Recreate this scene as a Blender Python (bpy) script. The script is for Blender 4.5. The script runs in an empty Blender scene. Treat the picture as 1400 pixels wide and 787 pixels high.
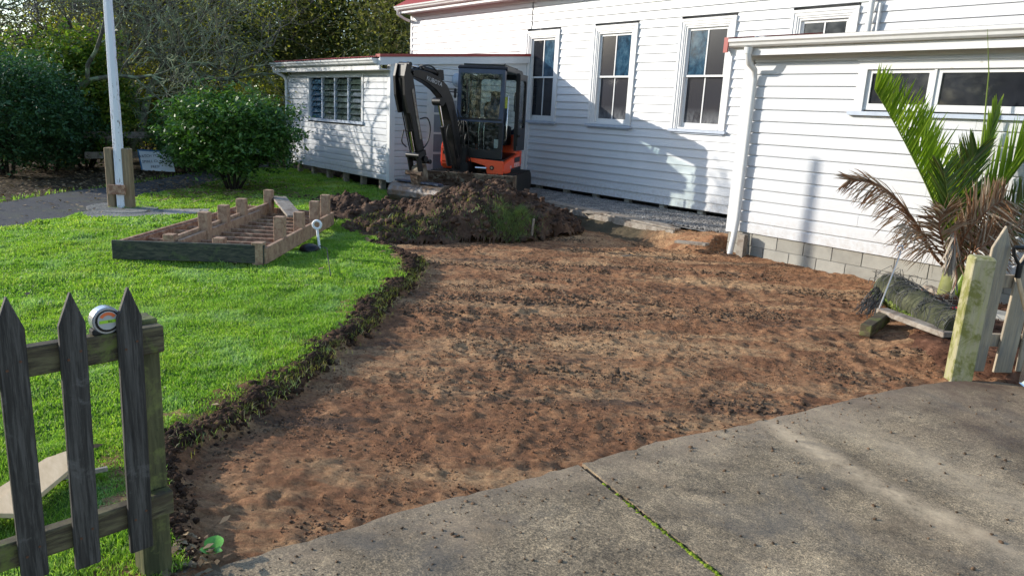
import bpy, bmesh, math, random
import numpy as np
from mathutils import Vector, Matrix, Quaternion
rnd = random.Random(7)
rng = np.random.default_rng(11)
C = bpy.context.scene.collection
R = math.radians
# ------------------------------------------------------------------ camera, light, exposure
CAM_H = 1.832
FPX, IMW, IMH = 1000.0, 1400.0, 787.0
def _basis():
    p, r, a = R(13.18957574), R(3.02569788), R(-40.52880206)
    cp, sp, cr, sr = math.cos(p), math.sin(p), math.cos(r), math.sin(r)
    Z = np.array([[cr, -sr, 0], [sr, cr, 0], [0, 0, 1]])
    X, D, F = Z @ np.array([1, 0, 0]), Z @ np.array([0, cp, sp]), Z @ np.array([0, -sp, cp])
    d1 = math.sin(a) * X + math.cos(a) * F
    d2 = math.cos(a) * X - math.sin(a) * F
    return np.array([-d1, d2, -D])
BAS = _basis()
cam_d = bpy.data.cameras.new('camera'); cam = bpy.data.objects.new('camera', cam_d); C.objects.link(cam)
cam_d.sensor_width = 36; cam_d.lens = FPX / IMW * 36; cam_d.clip_start = .05; cam_d.clip_end = 1500
cam.matrix_world = Matrix(((BAS[0, 0], -BAS[0, 1], -BAS[0, 2], 0), (BAS[1, 0], -BAS[1, 1], -BAS[1, 2], 0),
                           (BAS[2, 0], -BAS[2, 1], -BAS[2, 2], CAM_H), (0, 0, 0, 1)))
bpy.context.scene.camera = cam
SUN_EL = R(18.5)
SUN_DIR = Vector((-.762, -.648, 0)).normalized() * math.cos(SUN_EL) + Vector((0, 0, math.sin(SUN_EL)))
world = bpy.data.worlds.new('World'); bpy.context.scene.world = world; world.use_nodes = True
wn = world.node_tree
sky = wn.nodes.new('ShaderNodeTexSky'); sky.sky_type = 'NISHITA'; sky.sun_disc = False
sky.sun_elevation = SUN_EL; sky.sun_rotation = math.atan2(SUN_DIR.x, SUN_DIR.y)
sky.air_density = 1.0; sky.dust_density = .6; sky.ozone_density = 1.5
wn.nodes['Background'].inputs['Strength'].default_value = .15
wn.links.new(sky.outputs[0], wn.nodes['Background'].inputs[0])
sl = bpy.data.lights.new('sun', 'SUN'); sl.energy = 2.8; sl.angle = R(.5); sl.color = (1, .93, .82)
so = bpy.data.objects.new('sun', sl); C.objects.link(so); so.location = (-20, -12, 20)
so.rotation_euler = SUN_DIR.to_track_quat('Z', 'Y').to_euler()
vs = bpy.context.scene.view_settings
vs.view_transform = 'Standard'; vs.look = 'None'; vs.exposure = 1.1; vs.gamma = 1; vs.use_curve_mapping = False

# ------------------------------------------------------------------ measuring helpers (a sight line met with a real plane)
def ray(px, py): return BAS @ np.array([px - IMW / 2, py - IMH / 2, FPX])
def G(px, py, z=0.):
    v = ray(px, py); t = (z - CAM_H) / v[2]; return Vector((t * v[0], t * v[1], z))
def WY(px, py, Y):
    v = ray(px, py); t = Y / v[1]; return Vector((t * v[0], Y, CAM_H + t * v[2]))
def WP(px, py, P0, d):
    n = np.array([-d[1], d[0]]); v = ray(px, py); t = (n[0] * P0[0] + n[1] * P0[1]) / (n[0] * v[0] + n[1] * v[1])
    return Vector((t * v[0], t * v[1], CAM_H + t * v[2]))

# ------------------------------------------------------------------ object helpers
def tag(o, label=None, cat=None, group=None, kind=None):
    if label: o['label'] = label
    if cat: o['category'] = cat
    if group: o['group'] = group
    if kind: o['kind'] = kind
    return o
def empty(name, loc=(0, 0, 0), rz=0, label=None, cat=None, group=None):
    o = bpy.data.objects.new(name, None); C.objects.link(o); o.location = loc; o.rotation_euler = (0, 0, rz)
    o.empty_display_size = .1
    return tag(o, label, cat, group)
def link(name, me, mat, parent=None, loc=None):
    o = bpy.data.objects.new(name, me); C.objects.link(o)
    if mat is not None:
        ms = mat if isinstance(mat, (list, tuple)) else [mat]
        if not me.materials:
            for m in ms: me.materials.append(m)
    if parent: o.parent = parent
    if loc is not None: o.location = loc
    return o
def mesh(name, verts, faces, smooth=False):
    me = bpy.data.meshes.new(name)
    if isinstance(verts, np.ndarray) and isinstance(faces, np.ndarray):
        n = faces.shape[1]
        me.vertices.add(len(verts)); me.vertices.foreach_set('co', verts.astype(np.float32).ravel())
        me.loops.add(faces.size); me.loops.foreach_set('vertex_index', faces.astype(np.int32).ravel())
        me.polygons.add(len(faces)); me.polygons.foreach_set('loop_start', np.arange(0, faces.size, n, dtype=np.int32))
        me.polygons.foreach_set('loop_total', np.full(len(faces), n, dtype=np.int32))
        if smooth: me.polygons.foreach_set('use_smooth', np.ones(len(faces), dtype=bool))
        me.update(calc_edges=True)
    else:
        me.from_pydata([tuple(v) for v in verts], [], [tuple(f) for f in faces])
        if smooth:
            for p in me.polygons: p.use_smooth = True
        me.update()
    return me
class MB:
    """collects simple shapes into one mesh"""
    def __init__(s): s.v = []; s.f = []; s.sm = []
    def add(s, vs, fs, smooth=False):
        n = len(s.v); s.v += [Vector(v) for v in vs]; s.f += [tuple(i + n for i in f) for f in fs]; s.sm += [smooth] * len(fs); return s
    def box(s, x0, x1, y0, y1, z0, z1, M=None):
        vs = [Vector((x, y, z)) for z in (z0, z1) for y in (y0, y1) for x in (x0, x1)]
        if M is not None: vs = [M @ v for v in vs]
        return s.add(vs, [(0, 2, 3, 1), (4, 5, 7, 6), (0, 1, 5, 4), (2, 6, 7, 3), (0, 4, 6, 2), (1, 3, 7, 5)])
    def bar(s, a, b, w, h, up=(0, 0, 1), jit=0):
        """box from a to b, w across, h along up"""
        a, b = Vector(a), Vector(b); d = (b - a).normalized(); u = Vector(up); side = d.cross(u)
        if side.length < 1e-4: side = d.cross(Vector((1, 0, 0)))
        side.normalize(); u = side.cross(d).normalized()
        vs = []
        for p in (a, b):
            for i, j in ((-1, -1), (1, -1), (1, 1), (-1, 1)):
                vs.append(p + side * (i * w / 2) + u * (j * h / 2))
        return s.add(vs, [(3, 2, 1, 0), (4, 5, 6, 7), (0, 1, 5, 4), (1, 2, 6, 5), (2, 3, 7, 6), (3, 0, 4, 7)])
    def tube(s, pts, rad, n=8, caps=True, smooth=True):
        pts = [Vector(p) for p in pts]; m = len(pts)
        if not isinstance(rad, (list, tuple)): rad = [rad] * m
        up = Vector((.13, .21, 1)).normalized(); rings = []
        t0 = (pts[1] - pts[0]).normalized()
        nrm = t0.cross(up)
        if nrm.length < .05: nrm = t0.cross(Vector((1, 0, 0)))
        nrm.normalize()
        for i, p in enumerate(pts):
            t = (pts[min(i + 1, m - 1)] - pts[max(i - 1, 0)]).normalized()
            nrm = (nrm - t * nrm.dot(t)).normalized(); bi = t.cross(nrm)
            rings.append([p + (nrm * math.cos(2 * math.pi * k / n) + bi * math.sin(2 * math.pi * k / n)) * rad[i] for k in range(n)])
        vs = [v for r in rings for v in r]; fs = []
        for i in range(m - 1):
            for k in range(n):
                a = i * n + k; b = i * n + (k + 1) % n
                fs.append((a, b, b + n, a + n))
        s.add(vs, fs, smooth)
        if caps: s.add(rings[0], [tuple(range(n))[::-1]]); s.add(rings[-1], [tuple(range(n))])
        return s
    def prism(s, sec, a, b, ex, ey):
        """2-D section (list of (u,v)) swept from a to b; ex, ey give the section axes"""
        a, b, ex, ey = Vector(a), Vector(b), Vector(ex), Vector(ey); n = len(sec)
        vs = [a + ex * u + ey * v for u, v in sec] + [b + ex * u + ey * v for u, v in sec]
        fs = [(i, (i + 1) % n, (i + 1) % n + n, i + n) for i in range(n)]
        fs += [tuple(range(n))[::-1], tuple(range(n, 2 * n))]
        return s.add(vs, fs)
    def xf(s, M):
        s.v = [M @ v for v in s.v]; return s
    def build(s, name, mat, parent=None, bevel=0, loc=None, seg=1):
        me = bpy.data.meshes.new(name); me.from_pydata([tuple(v) for v in s.v], [], s.f)
        me.polygons.foreach_set('use_smooth', s.sm)
        bm = bmesh.new(); bm.from_mesh(me)
        bmesh.ops.recalc_face_normals(bm, faces=bm.faces)
        if bevel: bmesh.ops.bevel(bm, geom=[e for e in bm.edges if len(e.link_faces) == 2 and e.calc_face_angle(0) > .5], offset=bevel, segments=seg, affect='EDGES', clamp_overlap=True)
        bm.to_mesh(me); bm.free(); me.update()
        return link(name, me, mat, parent, loc)

# numpy value noise
_T = rng.random((256, 256))
def vn(x, y, s=0):
    x = x + s * 17.31; y = y + s * 5.77
    xi = np.floor(x).astype(int); yi = np.floor(y).astype(int); fx = x - xi; fy = y - yi
    fx = fx * fx * (3 - 2 * fx); fy = fy * fy * (3 - 2 * fy)
    a = _T[xi & 255, yi & 255]; b = _T[(xi + 1) & 255, yi & 255]; c = _T[xi & 255, (yi + 1) & 255]; d = _T[(xi + 1) & 255, (yi + 1) & 255]
    return (a * (1 - fx) + b * fx) * (1 - fy) + (c * (1 - fx) + d * fx) * fy - .5
def fbm(x, y, f, o=4, s=0, g=.5):
    r = 0; a = 1
    for k in range(o): r = r + a * vn(x * f, y * f, s + k * 3); f *= 2.03; a *= g
    return r
def inpoly(x, y, poly):
    r = np.zeros(np.shape(x), bool); n = len(poly)
    for i in range(n):
        x0, y0 = poly[i][0], poly[i][1]; x1, y1 = poly[(i + 1) % n][0], poly[(i + 1) % n][1]
        if y0 == y1: continue
        c = ((y0 > y) != (y1 > y)) & (x < (x1 - x0) * (y - y0) / (y1 - y0) + x0); r ^= c
    return r
def pdist(x, y, poly, closed=True):
    d = np.full(np.shape(x), 1e9); n = len(poly)
    for i in range(n if closed else n - 1):
        ax, ay = poly[i][0], poly[i][1]; bx, by = poly[(i + 1) % n][0], poly[(i + 1) % n][1]
        vx, vy = bx - ax, by - ay; L = vx * vx + vy * vy + 1e-12
        t = np.clip(((x - ax) * vx + (y - ay) * vy) / L, 0, 1)
        d = np.minimum(d, np.hypot(x - ax - t * vx, y - ay - t * vy))
    return d
def sst(a, b, x): t = np.clip((x - a) / (b - a), 0, 1); return t * t * (3 - 2 * t)
def gridmesh(name, x0, x1, y0, y1, st, hf, mask=None, smooth=True):
    xs = np.arange(x0, x1 + st / 2, st); ys = np.arange(y0, y1 + st / 2, st)
    X, Y = np.meshgrid(xs, ys, indexing='ij'); Z = hf(X, Y); nx, ny = X.shape
    V = np.stack([X, Y, Z], -1).reshape(-1, 3)
    i, j = np.meshgrid(np.arange(nx - 1), np.arange(ny - 1), indexing='ij')
    a = (i * ny + j).ravel(); F = np.stack([a, a + ny, a + ny + 1, a + 1], 1)
    if mask is not None:
        m = mask(X, Y).ravel(); F = F[m[F].all(1)]
        u, inv = np.unique(F.ravel(), return_inverse=True); V = V[u]; F = inv.reshape(-1, 4)
    return mesh(name, V, F, smooth)
def scatter(bv, bf, pos, scl, rot=None, nonuni=None):
    """one mesh of many copies of a small shape; scl (N,), rot (N,3,3)"""
    bv = np.array(bv, float); bf = np.array(bf); N = len(pos)
    V = bv[None] * (scl[:, None, None] if np.ndim(scl) == 1 else scl[:, None, :])
    if rot is not None: V = np.einsum('nij,nkj->nki', rot, V)
    V = V + pos[:, None, :]
    F = bf[None] + (np.arange(N) * len(bv))[:, None, None]
    return V.reshape(-1, 3), F.reshape(-1, bf.shape[1])
def rotm(N, tilt=math.pi, zonly=False):
    a = rng.random(N) * 2 * math.pi; ca, sa = np.cos(a), np.sin(a)
    Rz = np.zeros((N, 3, 3)); Rz[:, 0, 0] = ca; Rz[:, 0, 1] = -sa; Rz[:, 1, 0] = sa; Rz[:, 1, 1] = ca; Rz[:, 2, 2] = 1
    if zonly: return Rz
    b = (rng.random(N) - .5) * 2 * tilt; cb, sb = np.cos(b), np.sin(b)
    Rx = np.zeros((N, 3, 3)); Rx[:, 0, 0] = 1; Rx[:, 1, 1] = cb; Rx[:, 1, 2] = -sb; Rx[:, 2, 1] = sb; Rx[:, 2, 2] = cb
    a = rng.random(N) * 2 * math.pi; ca, sa = np.cos(a), np.sin(a)
    R2 = np.zeros((N, 3, 3)); R2[:, 0, 0] = ca; R2[:, 0, 1] = -sa; R2[:, 1, 0] = sa; R2[:, 1, 1] = ca; R2[:, 2, 2] = 1
    return R2 @ Rx @ Rz
LEAF_V = [(0, -.5, 0), (.24, -.08, .05), (0, .5, 0), (-.24, -.08, .05)]; LEAF_F = [(0, 1, 2, 3)]
_ph = (1 + 5 ** .5) / 2
ICO_V = np.array([(-1, _ph, 0), (1, _ph, 0), (-1, -_ph, 0), (1, -_ph, 0), (0, -1, _ph), (0, 1, _ph), (0, -1, -_ph), (0, 1, -_ph), (_ph, 0, -1), (_ph, 0, 1), (-_ph, 0, -1), (-_ph, 0, 1)]) / 1.9
OCT_V = [(.5, 0, 0), (0, .5, 0), (-.5, 0, 0), (0, -.5, 0), (0, 0, .5), (0, 0, -.5)]; OCT_F = [(0, 1, 4), (1, 2, 4), (2, 3, 4), (3, 0, 4), (1, 0, 5), (2, 1, 5), (3, 2, 5), (0, 3, 5)]
ICO_F = [(0, 11, 5), (0, 5, 1), (0, 1, 7), (0, 7, 10), (0, 10, 11), (1, 5, 9), (5, 11, 4), (11, 10, 2), (10, 7, 6), (7, 1, 8), (3, 9, 4), (3, 4, 2), (3, 2, 6), (3, 6, 8), (3, 8, 9), (4, 9, 5), (2, 4, 11), (6, 2, 10), (8, 6, 7), (9, 8, 1)]
def lumps(pos, size, flat=.7):
    """irregular clods: each copy jitters its own vertices"""
    N = len(pos); s = size[:, None] * (.7 + .6 * rng.random((N, 3))); s[:, 2] *= flat
    V, F = scatter(ICO_V, ICO_F, pos, s, rotm(N, .6))
    return V + (rng.random(V.shape) - .5) * np.repeat(size, 12)[:, None] * .55, F

def crumbs(pos, size):
    N = len(pos); s = size[:, None] * (.7 + .7 * rng.random((N, 3))); s[:, 2] *= .75
    V, F = scatter(OCT_V, OCT_F, pos, s, rotm(N, .8)); return V + (rng.random(V.shape) - .5) * np.repeat(size, 6)[:, None] * .5, F
# ------------------------------------------------------------------ materials
class NT:
    def __init__(s, name, rough=.8, metal=0, spec=.4):
        s.m = bpy.data.materials.new(name); s.m.use_nodes = True; s.n = s.m.node_tree.nodes; s.l = s.m.node_tree.links
        s.b = s.n['Principled BSDF']; s.b.inputs['Roughness'].default_value = rough; s.b.inputs['Metallic'].default_value = metal
        s.b.inputs['Specular IOR Level'].default_value = spec
        s.geo = s.n.new('ShaderNodeNewGeometry'); s.h = None
    def pos(s, sc=(1, 1, 1), obj=False, rot=0):
        mp = s.n.new('ShaderNodeMapping'); mp.inputs['Scale'].default_value = sc; mp.inputs['Rotation'].default_value = (0, 0, rot)
        if obj:
            t = s.n.new('ShaderNodeTexCoord'); s.l.new(t.outputs['Object'], mp.inputs[0])
        else: s.l.new(s.geo.outputs['Position'], mp.inputs[0])
        return mp.outputs[0]
    def rpos(s, rot, sc):
        a = s.pos(rot=rot); m2 = s.n.new('ShaderNodeMapping'); m2.inputs['Scale'].default_value = sc; s.l.new(a, m2.inputs[0]); return m2.outputs[0]
    def noise(s, scale, det=6, rough=.6, dist=0, v=None):
        n = s.n.new('ShaderNodeTexNoise'); n.inputs['Scale'].default_value = scale; n.inputs['Detail'].default_value = det
        n.inputs['Roughness'].default_value = rough; n.inputs['Distortion'].default_value = dist
        s.l.new(v if v is not None else s.geo.outputs['Position'], n.inputs['Vector']); return n.outputs['Fac']
    def ramp(s, f, stops):
        r = s.n.new('ShaderNodeValToRGB'); e = r.color_ramp.elements
        while len(e) < len(stops): e.new(.5)
        for k, (p, c) in enumerate(stops):
            e[k].position = p; e[k].color = (c, c, c, 1) if not isinstance(c, tuple) else (*c, 1)
        s.l.new(f, r.inputs[0]); return r.outputs[0]
    def mix(s, f, a, b, mode='MIX'):
        m = s.n.new('ShaderNodeMix'); m.data_type = 'RGBA'; m.blend_type = mode
        for k, x in ((0, f), (6, a), (7, b)):
            if isinstance(x, (int, float)): m.inputs[k].default_value = x
            elif isinstance(x, tuple): m.inputs[k].default_value = (*x, 1)
            else: s.l.new(x, m.inputs[k])
        return m.outputs[2]
    def math(s, op, a, b=None):
        m = s.n.new('ShaderNodeMath'); m.operation = op
        for k, x in ((0, a), (1, b)):
            if x is None: continue
            if isinstance(x, (int, float)): m.inputs[k].default_value = x
            else: s.l.new(x, m.inputs[k])
        return m.outputs[0]
    def sep(s, v=None):
        n = s.n.new('ShaderNodeSeparateXYZ'); s.l.new(v if v is not None else s.geo.outputs['Position'], n.inputs[0]); return n.outputs
    def col(s, c):
        if isinstance(c, tuple): s.b.inputs['Base Color'].default_value = (*c, 1)
        else: s.l.new(c, s.b.inputs['Base Color'])
        return s
    def rough(s, f): s.l.new(f, s.b.inputs['Roughness']); return s
    def bump(s, f, strength=.4, dist=.01):
        b = s.n.new('ShaderNodeBump'); b.inputs['Strength'].default_value = strength; b.inputs['Distance'].default_value = dist
        s.l.new(f, b.inputs['Height'])
        if s.h is not None: s.l.new(s.h, b.inputs['Normal'])
        s.h = b.outputs[0]; s.l.new(s.h, s.b.inputs['Normal']); return s
    def rand(s): return s.geo.outputs['Random Per Island']
    def translucent(s, colsock, fac=.4):
        t = s.n.new('ShaderNodeBsdfTranslucent'); mx = s.n.new('ShaderNodeMixShader'); mx.inputs[0].default_value = fac
        if isinstance(colsock, tuple): t.inputs[0].default_value = (*colsock, 1)
        else: s.l.new(colsock, t.inputs[0])
        out = s.n['Material Output']; s.l.new(s.b.outputs[0], mx.inputs[1]); s.l.new(t.outputs[0], mx.inputs[2]); s.l.new(mx.outputs[0], out.inputs[0]); return s
def simple(name, c, rough=.6, metal=0, spec=.4, var=.12, scale=8, bump=.15, bs=60, dist=.003):
    t = NT(name, rough, metal, spec); lo = tuple(x * (1 - var) for x in c); hi = tuple(min(1, x * (1 + var)) for x in c)
    t.col(t.ramp(t.noise(scale, 5), [(.3, lo), (.7, hi)]))
    if bump: t.bump(t.noise(bs, 4), bump, dist)
    return t.m
def wood(name, c1, c2, c3=None, grain=(2, 2, 40), rough=.75, mossc=None, mosst=.6, bump=.4, gs=3.):
    """grain stretched along local coordinates: scale is small along the board"""
    t = NT(name, rough); v = t.pos(grain, obj=True)
    col = t.ramp(t.noise(gs, 6, .6, .4, v), [(.3, c1), (.7, c2)])
    if c3: col = t.mix(t.ramp(t.noise(2.2, 9, .75, .3, v), [(.46, 0.), (.60, 1.)]), col, c3); col = t.mix(t.ramp(t.noise(5.5, 6, .7, .2, v), [(.62, 0.), (.68, .8)]), col, tuple(q * .35 for q in c1))
    if mossc: col = t.mix(t.ramp(t.noise(6, 8, .7, .3), [(mosst - .06, 0.), (mosst + .05, 1.)]), col, mossc)
    t.col(col); t.bump(t.noise(gs * 2, 5, .6, .3, v), bump, .004); return t.m
def paint_white():
    t = NT('white_paint', .45, 0, .4)
    big = t.noise(1.3, 5, .6); col = t.mix(t.ramp(big, [(.35, 0.), (.75, 1.)]), (.62, .63, .645), (.56, .57, .58))
    streak = t.noise(2.2, 6, .65, .2, t.pos((3, 3, .8)))
    col = t.mix(t.ramp(streak, [(.60, 0.), (.76, .35)]), col, (.47, .47, .43))
    rb = t.n.new('ShaderNodeObjectInfo')
    col = t.mix(t.math('MULTIPLY', rb.outputs['Random'], .35), col, (.54, .56, .59))
    z = t.sep()[2]; spl = t.math('MULTIPLY', t.ramp(t.noise(16, 9, .8), [(.42, 0.), (.62, 1.)]), t.ramp(t.math('SUBTRACT', z, .3), [(.0, .55), (.42, 0.)])); col = t.mix(spl, col, (.34, .27, .20))
    t.col(col); t.bump(t.noise(6, 4, .5, 0, t.pos((1.2, 1.2, 7))), .12, .006); t.bump(t.noise(120, 3), .08, .001); return t.m
def paint_trim():
    t = NT('white_trim_paint', .4, 0, .45)
    col = t.mix(t.ramp(t.noise(14, 8, .7), [(.62, 0.), (.68, 1.)]), (.64, .64, .635), (.42, .41, .37))
    t.col(col); t.bump(t.noise(30, 6, .6, 0, t.pos((1, 1, .3))), .25, .004); return t.m
def dirt_mat():
    t = NT('dug_soil', .95, 0, .2)
    red = t.ramp(t.noise(3.2, 8, .65, .3), [(.32, (.165, .078, .042)), (.52, (.285, .145, .075)), (.70, (.39, .225, .120))])
    sv = t.rpos(R(-50), (.42, 1.7, 1))
    tan = t.ramp(t.noise(.8, 14, .78, .3, sv), [(.485, 0.), (.60, .9)])
    col = t.mix(tan, red, (.46, .30, .165))
    dk = t.ramp(t.noise(1.0, 15, .82, .2, t.rpos(R(-48), (.35, 1.7, 1))), [(.545, 0.), (.60, .8)])
    col = t.mix(dk, col, (.085, .062, .048))
    fine = t.ramp(t.noise(34, 10, .8), [(.34, (.50, .49, .48)), (.5, (1.08, 1.05, 1.02)), (.68, (1.6, 1.5, 1.42))])
    col = t.mix(1., col, fine, 'MULTIPLY')
    # dark olive-brown band along the walkway
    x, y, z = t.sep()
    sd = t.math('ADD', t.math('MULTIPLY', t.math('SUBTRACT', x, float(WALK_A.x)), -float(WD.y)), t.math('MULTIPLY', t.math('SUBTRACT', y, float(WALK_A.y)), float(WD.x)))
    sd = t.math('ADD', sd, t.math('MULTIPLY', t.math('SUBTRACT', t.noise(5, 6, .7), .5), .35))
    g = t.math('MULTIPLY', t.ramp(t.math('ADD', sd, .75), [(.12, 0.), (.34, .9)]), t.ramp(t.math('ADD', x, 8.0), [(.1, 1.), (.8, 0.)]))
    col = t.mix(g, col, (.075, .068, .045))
    t.col(col); t.bump(t.noise(28, 10, .8), 1., .025); t.bump(t.noise(140, 6, .75), .9, .008); return t.m
def clod_mat(name, a, b, c):
    t = NT(name, .95, 0, .2)
    col = t.ramp(t.noise(4, 8, .7), [(.35, a), (.52, b), (.7, c)])
    rr = t.ramp(t.rand(), [(0, (.6, .6, .6)), (1, (1.35, 1.3, 1.25))])
    t.col(t.mix(1., col, rr, 'MULTIPLY')); t.bump(t.noise(60, 8, .75), .9, .012); return t.m
def leaf_mat(name, cols, rough=.45, tr=.35, spec=.4, trc=None):
    t = NT(name, rough, 0, spec); n = len(cols)
    c = t.ramp(t.rand(), [(k / max(1, n - 1), x) for k, x in enumerate(cols)])
    nz = t.ramp(t.noise(1.1, 5, .6), [(.3, (.7, .75, .7)), (.7, (1.25, 1.2, 1.15))])
    c = t.mix(1., c, nz, 'MULTIPLY'); t.col(c)
    if tr: t.translucent(t.mix(1., c, trc or (1.5, 1.7, .7), 'MULTIPLY'), tr)
    return t.m
def bark(name, a, b, l=None, lt=.5):
    t = NT(name, .9, 0, .2); c = t.ramp(t.noise(12, 7, .7, .3, t.pos((1, 1, .35))), [(.35, a), (.68, b)])
    if l: c = t.mix(t.ramp(t.noise(3.5, 6, .7), [(lt, 0.), (lt + .1, 1.)]), c, l)
    t.col(c); t.bump(t.noise(25, 6, .7), .7, .02); return t.m
def concrete_mat(name='drive_concrete', a=(.13, .103, .070), b=(.37, .30, .205), stain=True):
    t = NT(name, .88, 0, .25)
    c = t.ramp(t.noise(1.4, 9, .68, .4), [(.34, a), (.66, b)])
    agg = t.ramp(t.noise(150, 4, .75), [(.36, (.40, .40, .40)), (.5, (1, 1, 1)), (.64, (1.9, 1.8, 1.65))]); c = t.mix(1., c, t.ramp(t.noise(62, 5, .8), [(.36, (.55, .55, .55)), (.5, (1, 1, 1)), (.62, (1.5, 1.46, 1.4))]), 'MULTIPLY')
    c = t.mix(1., c, agg, 'MULTIPLY')
    mid = t.mix(1., t.ramp(t.noise(24, 8, .75), [(.3, (.62, .62, .63)), (.7, (1.3, 1.28, 1.24))]), t.ramp(t.noise(5, 8, .72, .4), [(.36, (.68, .68, .70)), (.64, (1.22, 1.18, 1.12))]), 'MULTIPLY'); c = t.mix(1., c, mid, 'MULTIPLY')
    if stain:
        # mud carried over the slab in a curved wheel track, and washed against the dug edge
        x, y, z = t.sep()
        wob = t.math('MULTIPLY', t.math('SUBTRACT', t.noise(2.2, 6, .6), .5), .5)
        u = t.math('ADD', t.math('ADD', t.math('MULTIPLY', x, .30), t.math('MULTIPLY', y, 1.)), wob)
        def band(c0, w):
            d = t.math('ABSOLUTE', t.math('SUBTRACT', u, c0)); return t.ramp(t.math('DIVIDE', d, w), [(.25, 1.), (1., 0.)])
        tex = t.ramp(t.noise(7, 8, .75), [(.33, .1), (.62, 1.)])
        def arc(a2, a1, a0, w, wv=.18):
            q = t.math('ADD', t.math('ADD', t.math('MULTIPLY', t.math('MULTIPLY', x, x), a2), t.math('MULTIPLY', x, a1)), a0)
            d = t.math('ABSOLUTE', t.math('SUBTRACT', t.math('ADD', y, t.math('MULTIPLY', wob, wv)), q)); return t.ramp(t.math('DIVIDE', d, w), [(.15, 1.), (1., 0.)])
        m1 = t.math('MULTIPLY', arc(.123, .063, 3.632, .15), tex)
        m2 = t.math('MULTIPLY', t.math('MULTIPLY', arc(.036, -.113, 4.089, .26, .4), tex), .65)
        c = t.mix(m1, c, (.56, .43, .28)); c = t.mix(m2, c, (.46, .36, .24)); sm = t.ramp(t.noise(.9, 9, .72, .8, t.rpos(R(-20), (.5, 1.4, 1))), [(.54, 0.), (.66, .55)]); c = t.mix(sm, c, (.34, .245, .155))
        e = t.math('ADD', t.math('ADD', t.math('MULTIPLY', x, 1.), t.math('MULTIPLY', y, -.19)), t.math('MULTIPLY', wob, 1.2))
        me_ = t.math('MULTIPLY', t.ramp(t.math('ADD', e, 3.6), [(.55, 1.), (1., 0.)]), t.ramp(t.noise(11, 8, .75), [(.35, .25), (.6, 1.)]))
        c = t.mix(t.math('MULTIPLY', me_, .8), c, (.30, .225, .155)); dkp = t.ramp(t.noise(1.1, 8, .7, .6), [(.52, 0.), (.66, .6)]); c = t.mix(dkp, c, (.10, .092, .082))
        brn = t.math('MULTIPLY', t.ramp(t.math('SUBTRACT', y, t.math('MULTIPLY', x, -.2)), [(0, 0.), (1, 1.)]), 1.)
        far = t.ramp(t.math('DIVIDE', t.math('SUBTRACT', y, 4.3), 1.6), [(0., 0.), (1., .8)])
        c = t.mix(t.math('MULTIPLY', far, t.ramp(t.noise(2.6, 7, .7), [(.38, .2), (.6, 1.)])), c, (.095, .058, .042))
    t.col(c); t.bump(t.noise(150, 4, .75), .55, .004); t.bump(t.noise(30, 6, .7), .35, .006); return t.m
M = {}
M['white'] = paint_white(); M['trim'] = paint_trim()
M['grey_paint'] = simple('grey_blue_sill_paint', (.42, .47, .55), .5, var=.1)
M['gutter'] = simple('gutter_enamel', (.66, .66, .645), .3, spec=.5, var=.05, bump=.05)
M['red_roof'] = simple('red_roof_iron', (.30, .035, .028), .4, spec=.5, var=.15, bump=.05)
M['corr'] = simple('dark_roof_iron', (.10, .07, .06), .5, metal=.2, var=.2)
M['void'] = simple('shaded_timber_below_floor', (.05, .045, .04), .9)  # near-black colour standing in for unlit space
M['block'] = None
def block_mat():
    t = NT('concrete_block', .92, 0, .2); oi = t.n.new('ShaderNodeObjectInfo')
    c = t.mix(oi.outputs['Random'], (.30, .285, .25), (.37, .355, .315))
    c = t.mix(1., c, t.ramp(t.noise(5, 7, .7), [(.3, (.8, .8, .8)), (.7, (1.12, 1.12, 1.1))]), 'MULTIPLY')
    t.col(c); t.bump(t.noise(180, 3, .7), .5, .003); return t.m
M['block'] = block_mat(); M['mortar'] = simple('mortar', (.26, .25, .23), .95)
WALK_A, WALK_B = G(735, 276, .19), G(922, 315, .19); WALK_A.z = WALK_B.z = 0
WD = (WALK_B - WALK_A).normalized()
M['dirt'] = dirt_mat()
M['clod'] = clod_mat('loose_clods', (.055, .036, .024), (.14, .09, .056), (.29, .20, .13))
M['crumb'] = clod_mat('soil_crumb', (.11, .056, .032), (.24, .128, .070), (.37, .235, .14))
M['heap'] = clod_mat('heap_soil', (.034, .020, .014), (.085, .052, .036), (.17, .11, .075))
M['edge'] = clod_mat('cut_turf_soil', (.020, .011, .007), (.055, .030, .018), (.11, .062, .036))
def grass_mat(name, dry=False):
    t = NT(name, .5, 0, .35)
    base = [(0, (.12, .24, .035)), (.45, (.21, .37, .055)), (.85, (.29, .44, .09)), (1, (.42, .45, .20))] if not dry else [(0, (.05, .08, .02)), (.5, (.10, .12, .035)), (1, (.20, .17, .08))]
    c = t.ramp(t.rand(), base)
    p = t.ramp(t.noise(.9, 6, .65, .3), [(.35, (.78, .86, .8)), (.65, (1.2, 1.08, .9))]); c = t.mix(1., c, p, 'MULTIPLY')
    dew = t.ramp(t.noise(2.1, 7, .7), [(.50, 0.), (.66, .5)]); c = t.mix(dew, c, (.36, .50, .34)); yl = t.ramp(t.noise(1.3, 6, .7), [(.55, 0.), (.7, .5)]); c = t.mix(yl, c, (.34, .36, .12))
    t.col(c); t.translucent(t.mix(1., c, (1.35, 1.5, .55), 'MULTIPLY'), .45); return t.m
M['grass'] = grass_mat('lawn_grass'); M['drygrass'] = grass_mat('tangled_turf', True)
M['tuft'] = leaf_mat('torn_tuft_grass', [(.06, .10, .03), (.12, .18, .05), (.20, .25, .09), (.09, .12, .05)], .6, .3)
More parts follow.
